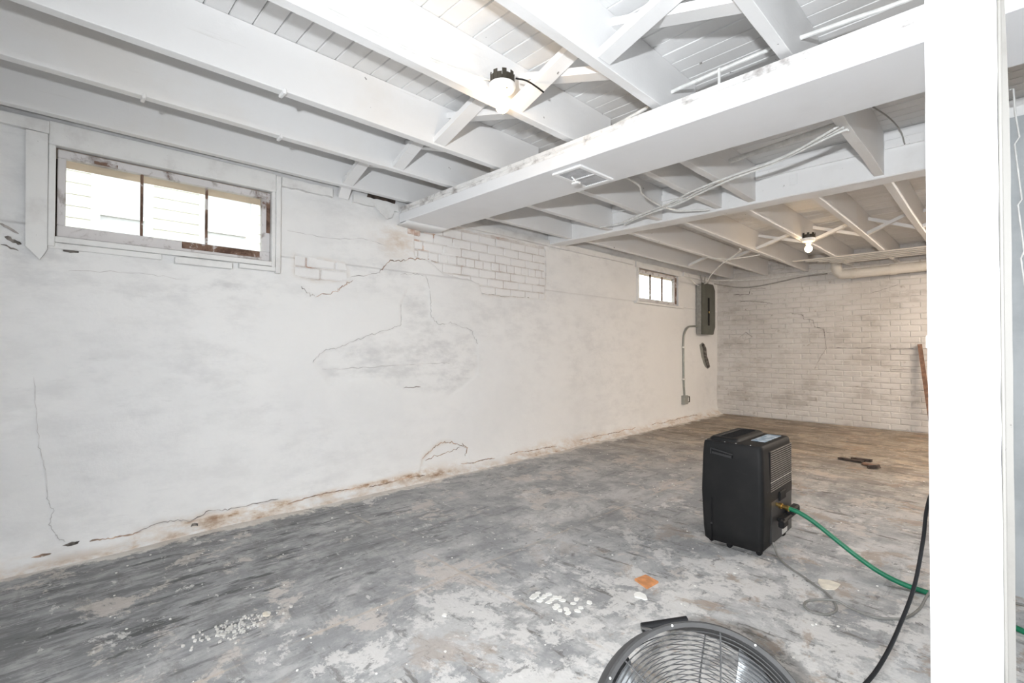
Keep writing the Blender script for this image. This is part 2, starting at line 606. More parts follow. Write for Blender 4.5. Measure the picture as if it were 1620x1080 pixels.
# ------------------------------------------------------------------ numpy noise for the plaster relief
def vnoise(u, v, seed):
    g = np.random.default_rng(seed).random((256, 256))
    iu, iv = np.floor(u).astype(int), np.floor(v).astype(int)
    fu, fv = u - iu, v - iv
    fu, fv = fu * fu * (3 - 2 * fu), fv * fv * (3 - 2 * fv)
    a, b = g[iu % 256, iv % 256], g[(iu + 1) % 256, iv % 256]
    c, d = g[iu % 256, (iv + 1) % 256], g[(iu + 1) % 256, (iv + 1) % 256]
    return (a * (1 - fu) + b * fu) * (1 - fv) + (c * (1 - fu) + d * fu) * fv


def fbm(u, v, sc, seed, oct=4):
    s, a, tot = 0, 1.0, 0
    for k in range(oct):
        s = s + a * vnoise(u * sc * 2 ** k + 13.1 * k, v * sc * 2 ** k + 7.7 * k, seed + k)
        tot += a
        a *= 0.5
    return s / tot


def sstep(x, a, b):
    q = np.clip((x - a) / (b - a), 0, 1)
    return q * q * (3 - 2 * q)


def poly_sd(u, v, poly):
    """signed distance to a polygon, negative inside"""
    d = np.full(u.shape, 1e9)
    ins = np.zeros(u.shape, bool)
    n = len(poly)
    for i in range(n):
        (x0, y0), (x1, y1) = poly[i], poly[(i + 1) % n]
        ex, ey = x1 - x0, y1 - y0
        q = np.clip(((u - x0) * ex + (v - y0) * ey) / (ex * ex + ey * ey + 1e-12), 0, 1)
        d = np.minimum(d, np.hypot(u - x0 - q * ex, v - y0 - q * ey))
        cond = ((y0 > v) != (y1 > v))
        xi = x0 + (v - y0) / ((y1 - y0) if abs(y1 - y0) > 1e-9 else 1e-9) * ex
        ins ^= cond & (u < xi)
    return np.where(ins, -d, d)


# ================================================================== SETTING
# ---- floor
fb = MB()
fb.box(D - 0.3, XR + 0.2, YB - 0.2, YF + 0.3, -0.12, 0.0)
floor = struct(fb.build('floor', 'floor'))

# ---- left wall: relief grid with real window openings
W1 = (0.045, 1.105, 1.655, 2.14)      # y0, y1, z0, z1 openings
W2 = (5.70, 6.80, 1.715, 2.17)
PATCH = [(1.379, 0.999), (1.447, 1.07), (1.549, 1.097), (1.656, 1.14), (1.804, 1.19), (1.988, 1.248), (2.092, 1.282),
         (2.091, 1.451), (2.15, 1.60), (2.30, 1.64), (2.36, 1.585), (2.38, 1.453), (2.38, 1.362), (2.459, 1.305), (2.602, 1.322),
         (2.826, 1.261), (2.91, 1.134), (2.91, 0.952), (2.888, 0.842), (2.739, 0.739), (2.605, 0.669), (2.435, 0.708),
         (2.124, 0.738), (1.897, 0.851), (1.643, 0.862), (1.508, 0.823)]
BRK = [(2.20, 2.18), (3.84, 2.18), (3.83, 1.63), (2.95, 1.60), (2.92, 1.70), (2.52, 1.735), (2.43, 1.80), (2.22, 1.86)]
BRK2 = [(1.255, 1.74), (1.62, 1.715), (1.635, 1.60), (1.40, 1.575), (1.25, 1.60)]
BASE1 = [(0.355, -0.05), (0.396, 0.068), (0.512, 0.092), (0.588, 0.084), (0.651, 0.065), (0.749, 0.098), (0.853, 0.082),
         (0.998, 0.085), (1.154, 0.084), (1.215, -0.05)]
BASE2 = [(2.25, 0.02), (2.297, 0.173), (2.418, 0.245), (2.497, 0.278), (2.606, 0.268), (2.763, 0.196), (2.80, 0.02)]


def wall_relief(u, v):
    """outward offset (into the room) of the plaster at y=u, z=v"""
    h = (fbm(u, v, 1.1, 3) - 0.5) * 0.022 + (fbm(u, v, 5.0, 20) - 0.5) * 0.007
    w = (fbm(u, v, 9.0, 31, 3) - 0.5) * 0.07
    for poly, dep, ro in ((PATCH, 0.007, 0.006), (BASE1, 0.011, 0.008), (BASE2, 0.010, 0.008)):
        inn = sstep(-(poly_sd(u, v, poly) + w * 0.6), -0.004, 0.008)
        h = h - inn * (dep + (fbm(u, v, 14.0, 55, 3) - 0.5) * ro)
    for poly in (BRK, BRK2):
        inn = sstep(-(poly_sd(u, v, poly) + w * 0.5), -0.006, 0.010)
        h = h - inn * 0.023
    # faint brick courses printing through the old paint inside the big patch
    inn = sstep(-poly_sd(u, v, PATCH), 0.0, 0.05)
    h = h - inn * 0.004 * sstep(np.abs(((v + 0.01 * fbm(u, v, 3, 77)) / 0.082) % 1 - 0.5), 0.42, 0.5)
    # hand-trowelled cove of mortar at the foot of the wall
    foot = 0.055 + 0.05 * (fbm(u, v * 0, 1.7, 90, 4))
    h = h + 0.11 * np.exp(-np.clip(v, 0, 9) / (foot * 0.42)) * (0.45 + 0.8 * fbm(u, v * 0, 2.3, 95, 4))
    # shallow vertical waves
    h = h + 0.004 * np.sin(u * 2.1) * np.sin(v * 2.7)
    return h


def make_left_wall():
    st = 0.0115
    ys = np.unique(np.concatenate([np.arange(-1.0, YF, st), [YF, W1[0], W1[1], W2[0], W2[1]]]))
    zs = np.unique(np.concatenate([np.arange(-0.01, 2.5, st), [2.5, W1[2], W1[3], W2[2], W2[3]]]))
    U, V = np.meshgrid(ys, zs, indexing='ij')
    H = wall_relief(U, V)
    X = D + H
    co = np.stack([X, U, V], -1).reshape(-1, 3)
    ny, nz = len(ys), len(zs)
    I, J = np.meshgrid(np.arange(ny - 1), np.arange(nz - 1), indexing='ij')
    cy = (ys[:-1] + ys[1:])[I] / 2
    cz = (zs[:-1] + zs[1:])[J] / 2
    keep = np.ones(cy.shape, bool)
    for w in (W1, W2):
        keep &= ~((cy > w[0]) & (cy < w[1]) & (cz > w[2]) & (cz < w[3]))
    a = (I * nz + J)[keep]
    q = np.stack([a, a + nz, a + nz + 1, a + 1], -1)
    me = bpy.data.meshes.new('wall_left')
    me.vertices.add(len(co))
    me.vertices.foreach_set('co', co.ravel())
    me.loops.add(q.size)
    me.loops.foreach_set('vertex_index', q.ravel())
    me.polygons.add(len(q))
    me.polygons.foreach_set('loop_start', np.arange(0, q.size, 4))
    me.polygons.foreach_set('use_smooth', np.ones(len(q), bool))
    me.update(calc_edges=True)
    me.validate()
    # stains of brown damp along the foot, grime in the patches, greyer towards the ceiling
    u, v = U.ravel(), V.ravel()
    n = fbm(u, v, 2.2, 140)
    ht = 0.05 + 0.30 * np.clip(fbm(u, u * 0, 1.3, 150, 4) - 0.30, 0, 1)
    stain = sstep(v, ht, 0.0) * (0.45 + 0.85 * fbm(u, v, 1.8, 160)) * 0.85
    band = np.exp(-((v - 0.055) / 0.018) ** 2) * sstep(fbm(u, u * 0, 0.9, 165, 3), 0.42, 0.6)
    stain = np.clip(stain + band * 1.0, 0, 1)
    for poly, amt in ((BRK, 0.55), (BRK2, 0.5), (BASE1, 0.5), (BASE2, 0.75)):
        stain = np.clip(stain + amt * 0.6 * np.exp(-(poly_sd(u, v, poly) / 0.02) ** 2) * sstep(n, 0.40, 0.6), 0, 1)
    stain = np.clip(stain + 0.6 * np.exp(-((u - 2.05) / 0.16) ** 2 - ((v - 1.95) / 0.12) ** 2), 0, 1)
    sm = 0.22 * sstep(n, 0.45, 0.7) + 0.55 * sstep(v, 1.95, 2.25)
    sm = sm + 0.75 * sstep(-poly_sd(u, v, PATCH), -0.02, 0.06)
    sm = sm + 0.8 * np.exp(-((u - 2.0) / 0.3) ** 2 - ((v - 1.68) / 0.16) ** 2)
    sm = sm + 0.7 * np.exp(-((u - 0.9) / 0.5) ** 2 - ((v - 1.48) / 0.10) ** 2)
    sm = sm + 0.6 * np.exp(-((u + 0.05) / 0.25) ** 2 - ((v - 1.62) / 0.2) ** 2)
    sm = np.clip(sm + 0.35 * sstep(fbm(u, v, 0.6, 170), 0.5, 0.68), 0, 1)
    for nm, arr in (('stain', stain), ('smudge', sm)):
        at = me.attributes.new(nm, 'FLOAT', 'POINT')
        at.data.foreach_set('value', arr.astype(np.float32))
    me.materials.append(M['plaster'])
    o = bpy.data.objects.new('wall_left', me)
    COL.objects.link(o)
    return struct(o)


wall_left = make_left_wall()


def wall_x(y, z):
    return D + float(wall_relief(np.array([y]), np.array([z]))[0])


# masonry body behind the plaster, with the deep tan window reveals
TH = 0.20
mb = MB()
bx0, bx1 = D - TH, D - 0.045
o1 = (W1[0] - 0.02, W1[1] + 0.10, W1[2] - 0.02, 2.086)
o2 = (W2[0] - 0.02, W2[1] + 0.40, W2[2] - 0.02, 2.135)
mb.box(bx0, bx1, YB, o1[0], -0.1, 2.52)
mb.box(bx0, bx1, o1[1], o2[0], -0.1, 2.52)
mb.box(bx0, bx1, o2[1], YF + 0.3, -0.1, 2.52)
for q in (o1, o2):
    mb.box(bx0, bx1, q[0], q[1], -0.1, q[2])
    mb.box(bx0, bx1, q[0], q[1], q[3], 2.52)
mb.box(D - 0.045, D - 0.0, YB, -0.99, -0.1, 2.52)
mb.build('masonry_core', 'tanlintel', wall_left)

# exposed painted bricks showing through the missing plaster
def brick_mesh(L, Hh, T, seed):
    r = random.Random(seed)
    b = MB()
    b.cbox(0, T, -L / 2, L / 2, -Hh / 2, Hh / 2, 0.0065, 1)
    b.v = [(x + r.uniform(-.0012, .0012), y + r.uniform(-.002, .002), z + r.uniform(-.002, .002)) for x, y, z in b.v]
    return b.mesh('brick', 'brickleft')


bl = [brick_mesh(0.197, 0.069, 0.03, s) for s in range(5)]
bs = [brick_mesh(0.094, 0.069, 0.03, 20 + s) for s in range(3)]
back = MB()
back.box(D - 0.04, D - 0.015, 2.18, 3.86, 1.58, 2.2)
back.box(D - 0.04, D - 0.015, 1.24, 1.64, 1.57, 1.745)
back.build('mortar_bed', 'mortar_red', wall_left)
for (poly, z0, z1, y0, y1, off) in ((BRK, 1.60, 2.19, 2.1, 3.9, 0.0), (BRK2, 1.585, 1.72, 1.2, 1.7, 0.03)):
    row = 0
    z = z0 - 0.04
    while z < z1:
        header = (row % 6 == 4)
        L = 0.103 if header else 0.207
        y = y0 + off + (0.1 if row % 2 else 0.0)
        while y < y1:
            sd = float(poly_sd(np.array([y]), np.array([z]), poly)[0])
            if sd < 0.07:
                me = random.choice(bs if header else bl)
                o = bpy.data.objects.new('brick', me)
                COL.objects.link(o)
                o.location = (D - 0.038 + random.uniform(-0.0025, 0.0025), y, z)
                o.rotation_euler = (random.uniform(-0.012, 0.012), 0, random.uniform(-0.01, 0.01))
                attach(o, wall_left)
            y += L
        z += 0.079
        row += 1


# broken bare bricks under the end of the duct
t = NT('bare_pinkish_brick')
p = t.pos()
c = t.mix(t.ramp(t.noise(p, 12, 6, 0.65), 0.42, 0.6), (0.68, 0.60, 0.55), (0.47, 0.33, 0.26))
t.bump(t.noise(p, 60, 4), 0.4, 0.006)
M['brickbare'] = t.done(c, 0.9)
bb = brick_mesh(0.16, 0.05, 0.03, 77)
bb.materials.clear()
bb.materials.append(M['brickbare'])
for (yy, zz_) in ((2.20, 2.055), (2.37, 2.060), (2.22, 1.995), (2.31, 1.94)):
    o = bpy.data.objects.new('brick', bb)
    COL.objects.link(o)
    o.location = (wall_x(yy, zz_) - 0.026, yy, zz_)
    o.scale = (1, random.uniform(0.6, 1.0), 1)
    attach(o, wall_left)

# cracks: narrow jagged ribbons that follow the relief
def crack(pts, w, mat, jag=0.012, parent=wall_left, n=7, name='crack', seed=0):
    r = random.Random(seed + int(pts[0][0] * 997))
    P = [Vector((a, b, 0)) for a, b in pts]
    line = []
    for i in range(len(P) - 1):
        for k in range(n):
            q = P[i].lerp(P[i + 1], k / n)
            line.append((q.x + r.uniform(-jag, jag) * 0.5, q.y + r.uniform(-jag, jag)))
    line.append((P[-1].x, P[-1].y))
    b = MB()
    vs, fs = [], []
    m = len(line)
    for i, (a, c) in enumerate(line):
        p0 = line[max(0, i - 1)]
        p1 = line[min(m - 1, i + 1)]
        d = Vector((p1[0] - p0[0], p1[1] - p0[1]))
        d = d.normalized() if d.length > 1e-6 else Vector((1, 0))
        ww = w * r.uniform(0.35, 1.25) * (0.3 if i in (0, m - 1) else 1)
        nx, nz = -d.y * ww / 2, d.x * ww / 2
        x = wall_x(a, c) + 0.0035
        vs += [(x, a + nx, c + nz), (x, a - nx, c - nz)]
        vs += [(x - 0.006, a + nx, c + nz), (x - 0.006, a - nx, c - nz)]
    for i in range(m - 1):
        e, g = 4 * i, 4 * i + 4
        fs += [(e, e + 1, g + 1, g), (e + 2, g + 2, g + 3, e + 3), (e, g, g + 2, e + 2), (e + 1, e + 3, g + 3, g + 1)]
    b.add(vs, fs)
    return b.build(name, mat, parent)


crack([(1.39, 1.464), (1.546, 1.504), (1.60, 1.56), (1.673, 1.604)], 0.007, 'crack_brown', seed=1)
crack([(1.892, 1.69), (1.985, 1.787), (2.124, 1.809), (2.245, 1.846), (2.371, 1.857), (2.45, 1.835)], 0.007, 'crack_brown', seed=2)
crack([(1.30, 1.52), (1.36, 1.47), (1.39, 1.464)], 0.005, 'crack', seed=3)
crack([(1.41, 1.62), (1.52, 1.655), (1.60, 1.60)], 0.016, 'crack_brown', seed=4)
crack(PATCH[:8], 0.0045, 'crack_pale', 0.010, seed=5)
crack(PATCH[10:17], 0.004, 'crack_pale', 0.010, seed=6)
crack([(1.45, 0.94), (1.677, 0.946), (2.007, 0.952), (2.434, 0.963), (2.6, 0.965)], 0.0045, 'crack_pale', 0.006, seed=7)
crack([(2.12, 0.774), (2.29, 0.77)], 0.009, 'crack', 0.004, seed=8)
crack([(-0.02, 0.95), (-0.01, 0.761), (0.003, 0.6), (0.027, 0.485), (0.036, 0.323), (0.06, 0.259), (0.044, 0.192), (0.073, 0.127), (0.105, 0.09)],
      0.0026, 'crack_pale', 0.008, seed=9)
crack(BASE1[1:9], 0.005, 'crack', 0.006, seed=10)
crack(BASE2[1:6], 0.007, 'crack_brown', 0.010, seed=11)
crack([(2.33, 0.16), (2.55, 0.185), (2.70, 0.21)], 0.005, 'crack_brown', 0.012, seed=12)
crack([(2.72, 0.24), (2.78, 0.19), (2.76, 0.12)], 0.006, 'crack_brown', 0.010, seed=13)
crack([(1.65, 1.62), (1.9, 1.69)], 0.004, 'crack', 0.008, seed=14)
crack([(2.07, 1.69), (2.2, 1.705), (2.32, 1.71), (2.36, 1.60)], 0.004, 'crack_pale', 0.008, seed=15)
crack([(1.20, 1.90), (1.5, 1.885), (1.75, 1.93), (1.95, 1.905)], 0.003, 'crack_pale', 0.006, seed=16)
crack([(-0.15, 1.70), (-0.08, 1.66)], 0.010, 'crack', 0.004, seed=17)
crack([(-0.13, 1.64), (-0.07, 1.61)], 0.018, 'hole', 0.005, seed=18)
crack([(-0.14, 1.60), (-0.08, 1.575)], 0.010, 'hole', 0.004, seed=19)
crack([(0.1, 1.50), (0.4, 1.52), (0.6, 1.505)], 0.003, 'crack_pale', 0.006, seed=20)
crack([(3.84, 2.16), (3.85, 1.9), (3.83, 1.65)], 0.004, 'crack_pale', 0.006, seed=21)
crack([(2.95, 1.61), (3.2, 1.60), (3.55, 1.615), (3.80, 1.64)], 0.006, 'crack', 0.006, seed=22)
for (ya, yb2, zz) in ((0.2, 0.42, 0.065), (1.2, 1.75, 0.05), (1.8, 2.3, 0.045), (2.7, 3.1, 0.055), (3.3, 4.0, 0.05), (4.4, 5.6, 0.05), (6.0, 7.4, 0.05)):
    k = max(3, int((yb2 - ya) / 0.12))
    crack([(ya + (yb2 - ya) * i / k, zz + random.uniform(-0.010, 0.012)) for i in range(k + 1)], 0.007, 'crack_brown', 0.003, name='damp_seam', seed=30)

# holes knocked in the plaster: ragged dark recess with a rough rim
def hole(cy, cz, ry, rz, seed, mat='hole'):
    r = random.Random(seed)
    b = MB()
    n = 12
    x = wall_x(cy, cz)
    vs, fs = [], []
    for ring, (s, dx) in enumerate(((1.0, 0.004), (0.75, 0.006), (0.55, 0.003), (0.0, 0.002))):
        for k in range(n):
            a = 2 * PI * k / n
            q = s * (1 + r.uniform(-0.25, 0.25))
            vs.append((x + dx, cy + ry * q * math.cos(a), cz + rz * q * math.sin(a)))
    for i in range(3):
        for k in range(n):
            l = (k + 1) % n
            fs.append((i * n + k, i * n + l, (i + 1) * n + l, (i + 1) * n + k))
    b.add(vs, fs)
    return b.build('plaster_hole', mat, wall_left)


hole(0.671, 0.035, 0.022, 0.016, 3)
hole(1.50, 1.635, 0.05, 0.012, 4, 'crack_brown')
hole(1.585, 1.625, 0.045, 0.013, 5, 'crack_brown')
hole(0.11, 1.60, 0.03, 0.008, 6)
hole(0.13, 0.075, 0.03, 0.010, 8)
hole(0.02, 0.05, 0.035, 0.008, 9, 'crack_brown')

# long ragged recess under the electrical panel
b = MB()
rc = [(7.52, 1.15), (7.62, 1.19), (7.70, 1.16), (7.70, 1.05), (7.75, 0.93), (7.80, 0.83), (7.83, 0.76), (7.74, 0.79), (7.66, 0.86), (7.60, 0.95), (7.56, 1.05)]
b.prism([(a, c) for a, c in rc], 0, D - 0.01, D + 0.012)
b.build('plaster_hole', 'conduit', wall_left)
b = MB()
b.tube(spline([(D + 0.02, 7.60, 1.16), (D + 0.02, 7.67, 1.10), (D + 0.02, 7.70, 0.98), (D + 0.02, 7.76, 0.87), (D + 0.02, 7.82, 0.78)]), [0.022] * 8 + [0.026] * 12 + [0.03] * 8 + [0.028] * 4 + [0.01], 6)
b.build('recess_lip', 'hole', wall_left)

# ---- far wall: mortar bed and one object per brick on the lower courses
mb = MB()
mb.box(D - 0.3, XR + 0.2, YF, YF + 0.25, -0.1, 2.52)
wall_back = struct(mb.build('wall_back', 'mortar'))


def far_brick(L, seed, T=0.0095):
    r = random.Random(seed)
    b = MB()
    b.cbox(-L / 2, L / 2, -T, 0.01, -0.0355, 0.0355, 0.007, 1)
    b.v = [(x + r.uniform(-.0022, .0022), y + (r.uniform(-.0025, .0025) if y < 0 else 0), z + r.uniform(-.0028, .0028)) for x, y, z in b.v]
    return b


FB = [far_brick(0.206, 50 + s).mesh('brick', 'brickpaint') for s in range(8)]
upper = MB()
ZC = 0.0775
nb_parts = 0
row = 0
z = 0.045
while z < 2.48:
    x = D + 0.10 + (0.105 if row % 2 else 0.0)
    first = True
    while x < XR:
        if x < -0.55 and nb_parts < 296 and z < 1.75:
            o = bpy.data.objects.new('brick', random.choice(FB))
            COL.objects.link(o)
            o.location = (x, YF + random.uniform(-0.0015, 0.004), z + random.uniform(-0.003, 0.003))
            o.rotation_euler = (random.uniform(-0.02, 0.02), random.uniform(-0.008, 0.008), random.uniform(-0.012, 0.012))
            attach(o, wall_back)
            nb_parts += 1
        else:
            T = 0.0065
            fb2 = far_brick(0.211, row * 91 + int(x * 40), T)
            dz = random.uniform(-0.002, 0.002)
            upper.add([(q[0] + x, q[1] + YF + random.uniform(0, 0.001), q[2] * 1.05 + z + dz) for q in fb2.v], fb2.f)
        x += 0.212
    z += ZC
    row += 1
up = upper.build('brick_field', 'brickpaint', wall_back)
up['kind'] = 'stuff'

# crack steps in the far wall
def far_crack(pts, w, mat='crack', seed=0):
    r = random.Random(seed)
    b = MB()
    for (a, c), (e, g) in zip(pts[:-1], pts[1:]):
        n = 5
        for k in range(n):
            u0, u1 = k / n, (k + 1) / n
            ja, jb = r.uniform(-.006, .006), r.uniform(-.006, .006)
            b.bar((a + (e - a) * u0, YF - 0.010, c + (g - c) * u0 + ja), (a + (e - a) * u1, YF - 0.010, c + (g - c) * u1 + jb), w * r.uniform(.5, 1.2), 0.004, (0, 0.001, 1) if abs(e - a) > abs(g - c) else (1, 0.001, 0))
    return b.build('crack', mat, wall_back)


far_crack([(-2.28, 1.63), (-2.13, 1.60), (-2.12, 1.54), (-2.0, 1.52), (-1.98, 1.42), (-1.86, 1.38), (-1.84, 1.2), (-1.83, 1.1), (-1.9, 0.98), (-1.98, 0.8)], 0.010, seed=1)
far_crack([(-1.8, 1.11), (-1.5, 1.105), (-1.25, 1.11)], 0.009, seed=2)
far_crack([(-1.1, 1.09), (-0.85, 1.10)], 0.009, seed=3)
far_crack([(-1.1, 0.82), (-0.75, 0.82)], 0.008, seed=4)
far_crack([(-3.15, 1.98), (-2.9, 1.97), (-2.88, 2.05), (-2.65, 2.05)], 0.010, seed=5)
far_crack([(-3.1, 1.88), (-2.75, 1.84), (-2.55, 1.80)], 0.010, seed=6)
far_crack([(-3.05, 1.28), (-2.95, 1.36), (-2.85, 1.28), (-2.98, 1.22)], 0.010, seed=7)
far_crack([(-1.3, 1.86), (-1.0, 1.95)], 0.008, seed=8)

# ---- walls outside the picture that close the room
b = MB()
b.box(XR, XR + 0.2, YB, YF, -0.1, 2.52)
wall_right = struct(b.build('wall_right', 'wallplain'))
b = MB()
b.box(D - 0.2, XR + 0.2, YB - 0.2, YB, -0.1, 2.52)
wall_front = struct(b.build('wall_front', 'wallplain'))

# ---- ceiling: slab above, one object per floor board, joists and bridging as parts
b = MB()
b.box(D - 0.3, XR + 0.2, YB - 0.2, YF + 0.3, 2.52, 2.60)
ceiling = struct(b.build('ceiling', 'board'))
b = MB()
BW = 0.0915
poly = [(-BW / 2 + 0.001, 0.006), (-BW / 2 + 0.0045, 0.0), (BW / 2 - 0.0045, 0.0), (BW / 2 - 0.001, 0.006), (BW / 2 - 0.001, 0.024), (-BW / 2 + 0.001, 0.024)]
b.prism(poly, 0, D, XR)
BM_ = b.mesh('floor_board', 'board')
y = YB + BW / 2
while y < YF:
    o = bpy.data.objects.new('floor_board', BM_)
    COL.objects.link(o)
    o.location = (0, y, ZB + random.uniform(-0.0015, 0.0015))
    attach(o, ceiling)
    y += BW


def joist(xr, y0, y1, th=0.048, z0=ZJ, z1=ZB - 0.002, seed=0, lean=0.0):
    """rough-sawn joist, right face at xr"""
    r = random.Random(seed)
    n = 26
    vs, fs = [], []
    ph = r.uniform(0, 6)
    for i in range(n + 1):
        yy = y0 + (y1 - y0) * i / n
        bow = 0.003 * math.sin(ph + i * 0.35)
        j = [r.uniform(-0.0013, 0.0013) for _ in range(4)]
        vs += [(xr - th + bow, yy, z0 + j[0] + 0.002), (xr - th + 0.002 + bow, yy, z0 + j[0]),
               (xr - 0.002 + bow, yy, z0 + j[1]), (xr + bow, yy, z0 + j[1] + 0.002),
               (xr + bow + lean, yy, z1), (xr - th + bow + lean, yy, z1)]
    for i in range(n):
        a, c = 6 * i, 6 * i + 6
        for k in range(6):
            l = (k + 1) % 6
            fs.append((a + k, a + l, c + l, c + k))
    fs.append(tuple(range(6))[::-1])
    fs.append(tuple(6 * n + k for k in range(6)))
    q = MB()
    q.add(vs, fs)
    return q.build('joist', 'joist', ceiling)


FRONT = [-3.28, -2.752, -2.256, -1.660, -1.132, -0.573, -0.05, 0.48, 1.01, 1.54, 2.07, 2.60, 3.13]
for i, xr in enumerate(FRONT):
    joist(xr, YB, 2.46, seed=i)
MID = [-3.084, -2.591, -2.084, -1.571, -1.315, -0.535, 0.0, 0.55, 1.1, 1.65, 2.2, 2.75]
for i, xr in enumerate(MID):
    joist(xr, 2.56, 3.87, z0=2.215, seed=40 + i, th=0.052)
FARJ = [-3.15, -2.61, -2.05, -1.485, -0.985, -0.548, -0.03, 0.5, 1.03, 1.56, 2.09, 2.62]
for i, xr in enumerate(FARJ):
    joist(xr, 4.03, YF, seed=80 + i)


def brace(p0, p1, w=0.078, t_=0.032):
    q = MB()
    q.bar(p0, p1, w, t_)
    return q.build('bridging_brace', 'joist', ceiling)


for i in range(len(FRONT) - 6):
    a, c = FRONT[i], FRONT[i + 1] - 0.048
    ya = 1.62 + (0.03 if i % 2 else 0)
    if i == 0:
        ya = 1.56
    brace((a, ya, 2.275), (c, ya, 2.445))
    brace((a, ya + 0.09, 2.445), (c, ya + 0.09, 2.285))
brace((D + 0.02, 1.58, 2.20), (FRONT[0] - 0.05, 1.58, 2.29))
for i in range(2, 6):
    a, c = FARJ[i], FARJ[i + 1] - 0.048
    brace((a, 6.05, 2.275), (c, 6.05, 2.44), 0.05, 0.03)
    brace((a, 6.13, 2.44), (c, 6.13, 2.28), 0.05, 0.03)
for i in (0, 1):
    a, c = FARJ[i], FARJ[i + 1] - 0.048
    brace((a, 6.6, 2.275), (c, 6.6, 2.44), 0.05, 0.03)
# header pieces in the trimmed opening behind the boxed duct
for (x0, x1, yy) in ((-1.311, -0.591, 2.62),):
    q = MB()
    q.cbox(x0, x1, yy, yy + 0.045, 2.24, 2.485, 0.003)
    q.build('header', 'joist', ceiling)
# notches nailed under two joists
for (x, y) in ((-2.28, 0.775), (-2.775, 0.93), (-2.775, 0.33)):
    q = MB()
    q.cbox(x - 0.03, x + 0.03, y - 0.008, y + 0.008, 2.238, 2.262, 0.003)
    q.build('nailer', 'joist', ceiling)

q = MB()
q.prism([(1.78, 2.246), (2.02, 2.246), (2.03, 2.31), (1.80, 2.33)], 0, D - 0.01, D + 0.014)
q.build('sill_gap_shade', 'bark_and_shade', wall_left)  # dark slab that paints the shade above the sill
# ---- sill plate along the top of the left wall
for k, (y0, y1) in enumerate(((YB, 0.024), (1.152, 1.50), (1.66, 2.04), (2.50, 5.55), (6.95, YF - 0.02))):
    q = MB()
    n = 14
    vs, fs = [], []
    for i in range(n + 1):
        yy = y0 + (y1 - y0) * i / n
        j = [random.uniform(-0.004, 0.004) for _ in range(2)]
        vs += [(D - 0.02, yy, 2.185 + j[0]), (D + 0.036, yy, 2.185 + j[0]), (D + 0.036, yy, 2.243 + j[1]), (D - 0.02, yy, 2.243 + j[1])]
    for i in range(n):
        a, c = 4 * i, 4 * i + 4
        for m in range(4):
            l = (m + 1) % 4
            fs.append((a + m, a + l, c + l, c + m))
    fs += [(3, 2, 1, 0), tuple(4 * n + m for m in range(4))]
    q.add(vs, fs)
    struct(q.build('trim_%d' % (k + 1), 'trimw'))

# ---- windows
def window(n, y0, y1, z0, z1, gy, gz, mull, trims, rust):
    """n: number; y0..z1 sash outline; gy/gz glass span; mull: y of the bars"""
    e = bpy.data.objects.new('window_%d' % n, None)
    COL.objects.link(e)
    e.location = (D, (y0 + y1) / 2, z0)
    struct(e)
    xa, xb = D - 0.050, D - 0.012
    MB().box(D - 0.056, D - 0.052, y0 - 0.012, gy[0] - 0.004, z0 - 0.012, z1 + 0.008).box(D - 0.056, D - 0.052, gy[1] + 0.004, y1 + 0.012, z0 - 0.012, z1 + 0.008).box(D - 0.056, D - 0.052, gy[0], gy[1], gz[1] + 0.004, z1 + 0.008).box(D - 0.056, D - 0.052, gy[0], gy[1], z0 - 0.012, gz[0] - 0.004).build('gap_shade_back', 'bark_and_shade', e)  # dark backing that paints the shadow gap round the sash
    y0, y1, z0, z1 = y0 + 0.007, y1 - 0.007, z0 + 0.008, z1 - 0.007
    for a in ((y0, y1, gz[1], z1), (y0, y1, z0, gz[0])):
        MB().cbox(xa, xb, a[0], a[1], a[2], a[3], 0.004).build('sash_rail', 'sash', e)
    for a in ((y0, gy[0], gz[0], gz[1]), (gy[1], y1, gz[0], gz[1])):
        MB().cbox(xa, xb, a[0], a[1], a[2], a[3], 0.004).build('sash_stile', 'sash', e)
    for m in mull:
        MB().cbox(D - 0.045, D - 0.020, m - 0.006, m + 0.006, gz[0], gz[1], 0.002).build('mullion', 'sash_bare', e)
    edges = [gy[0]] + list(mull) + [gy[1]]
    for a, c in zip(edges[:-1], edges[1:]):
        MB().box(D - 0.036, D - 0.033, a, c, gz[0], gz[1]).build('pane', 'glass', e)
    for (a, c, d, f, xo, mt) in trims:
        MB().cbox(D - 0.030, D + xo, a, c, d, f, 0.003).build('casing', mt, e)
    for (a, c, d, f) in rust:
        MB().cbox(D - 0.020, D - 0.0105, a, c, d, f, 0.0015).build('bare_wood', 'sash_bare', e)
    return e


window(1, 0.050, 1.100, 1.665, 2.135, (0.090, 1.042), (1.733, 2.085), (0.409, 0.729),
       [(0.022, 0.050, 1.615, 2.135, 0.020, 'trimw'), (1.095, 1.118, 1.62, 2.135, 0.020, 'trimw'),
        (0.022, 1.118, 2.135, 2.255, 0.024, 'trimw'), (0.05, 1.095, 1.638, 1.668, 0.022, 'trimw'),
        (0.022, 0.50, 1.605, 1.637, 0.012, 'trimw'), (0.56, 0.86, 1.592, 1.630, 0.030, 'trimw'), (0.90, 1.118, 1.605, 1.634, 0.028, 'trimw'),
        (1.119, 1.150, 1.595, 2.245, 0.026, 'trimw')],
       [(0.60, 1.03, 1.690, 1.730), (1.068, 1.092, 1.86, 2.12), (0.20, 0.30, 2.088, 2.105)])
window(2, 5.70, 6.80, 1.725, 2.165, (5.745, 6.715), (1.775, 2.118), (6.06, 6.39),
       [(5.655, 5.70, 1.70, 2.17, 0.014, 'trimw'), (6.80, 6.845, 1.70, 2.17, 0.014, 'trimw'), (5.62, 6.88, 2.17, 2.25, 0.018, 'trimw'),
        (5.59, 6.93, 1.692, 1.722, 0.040, 'trimw')],
       [(6.74, 6.79, 1.75, 2.14)])

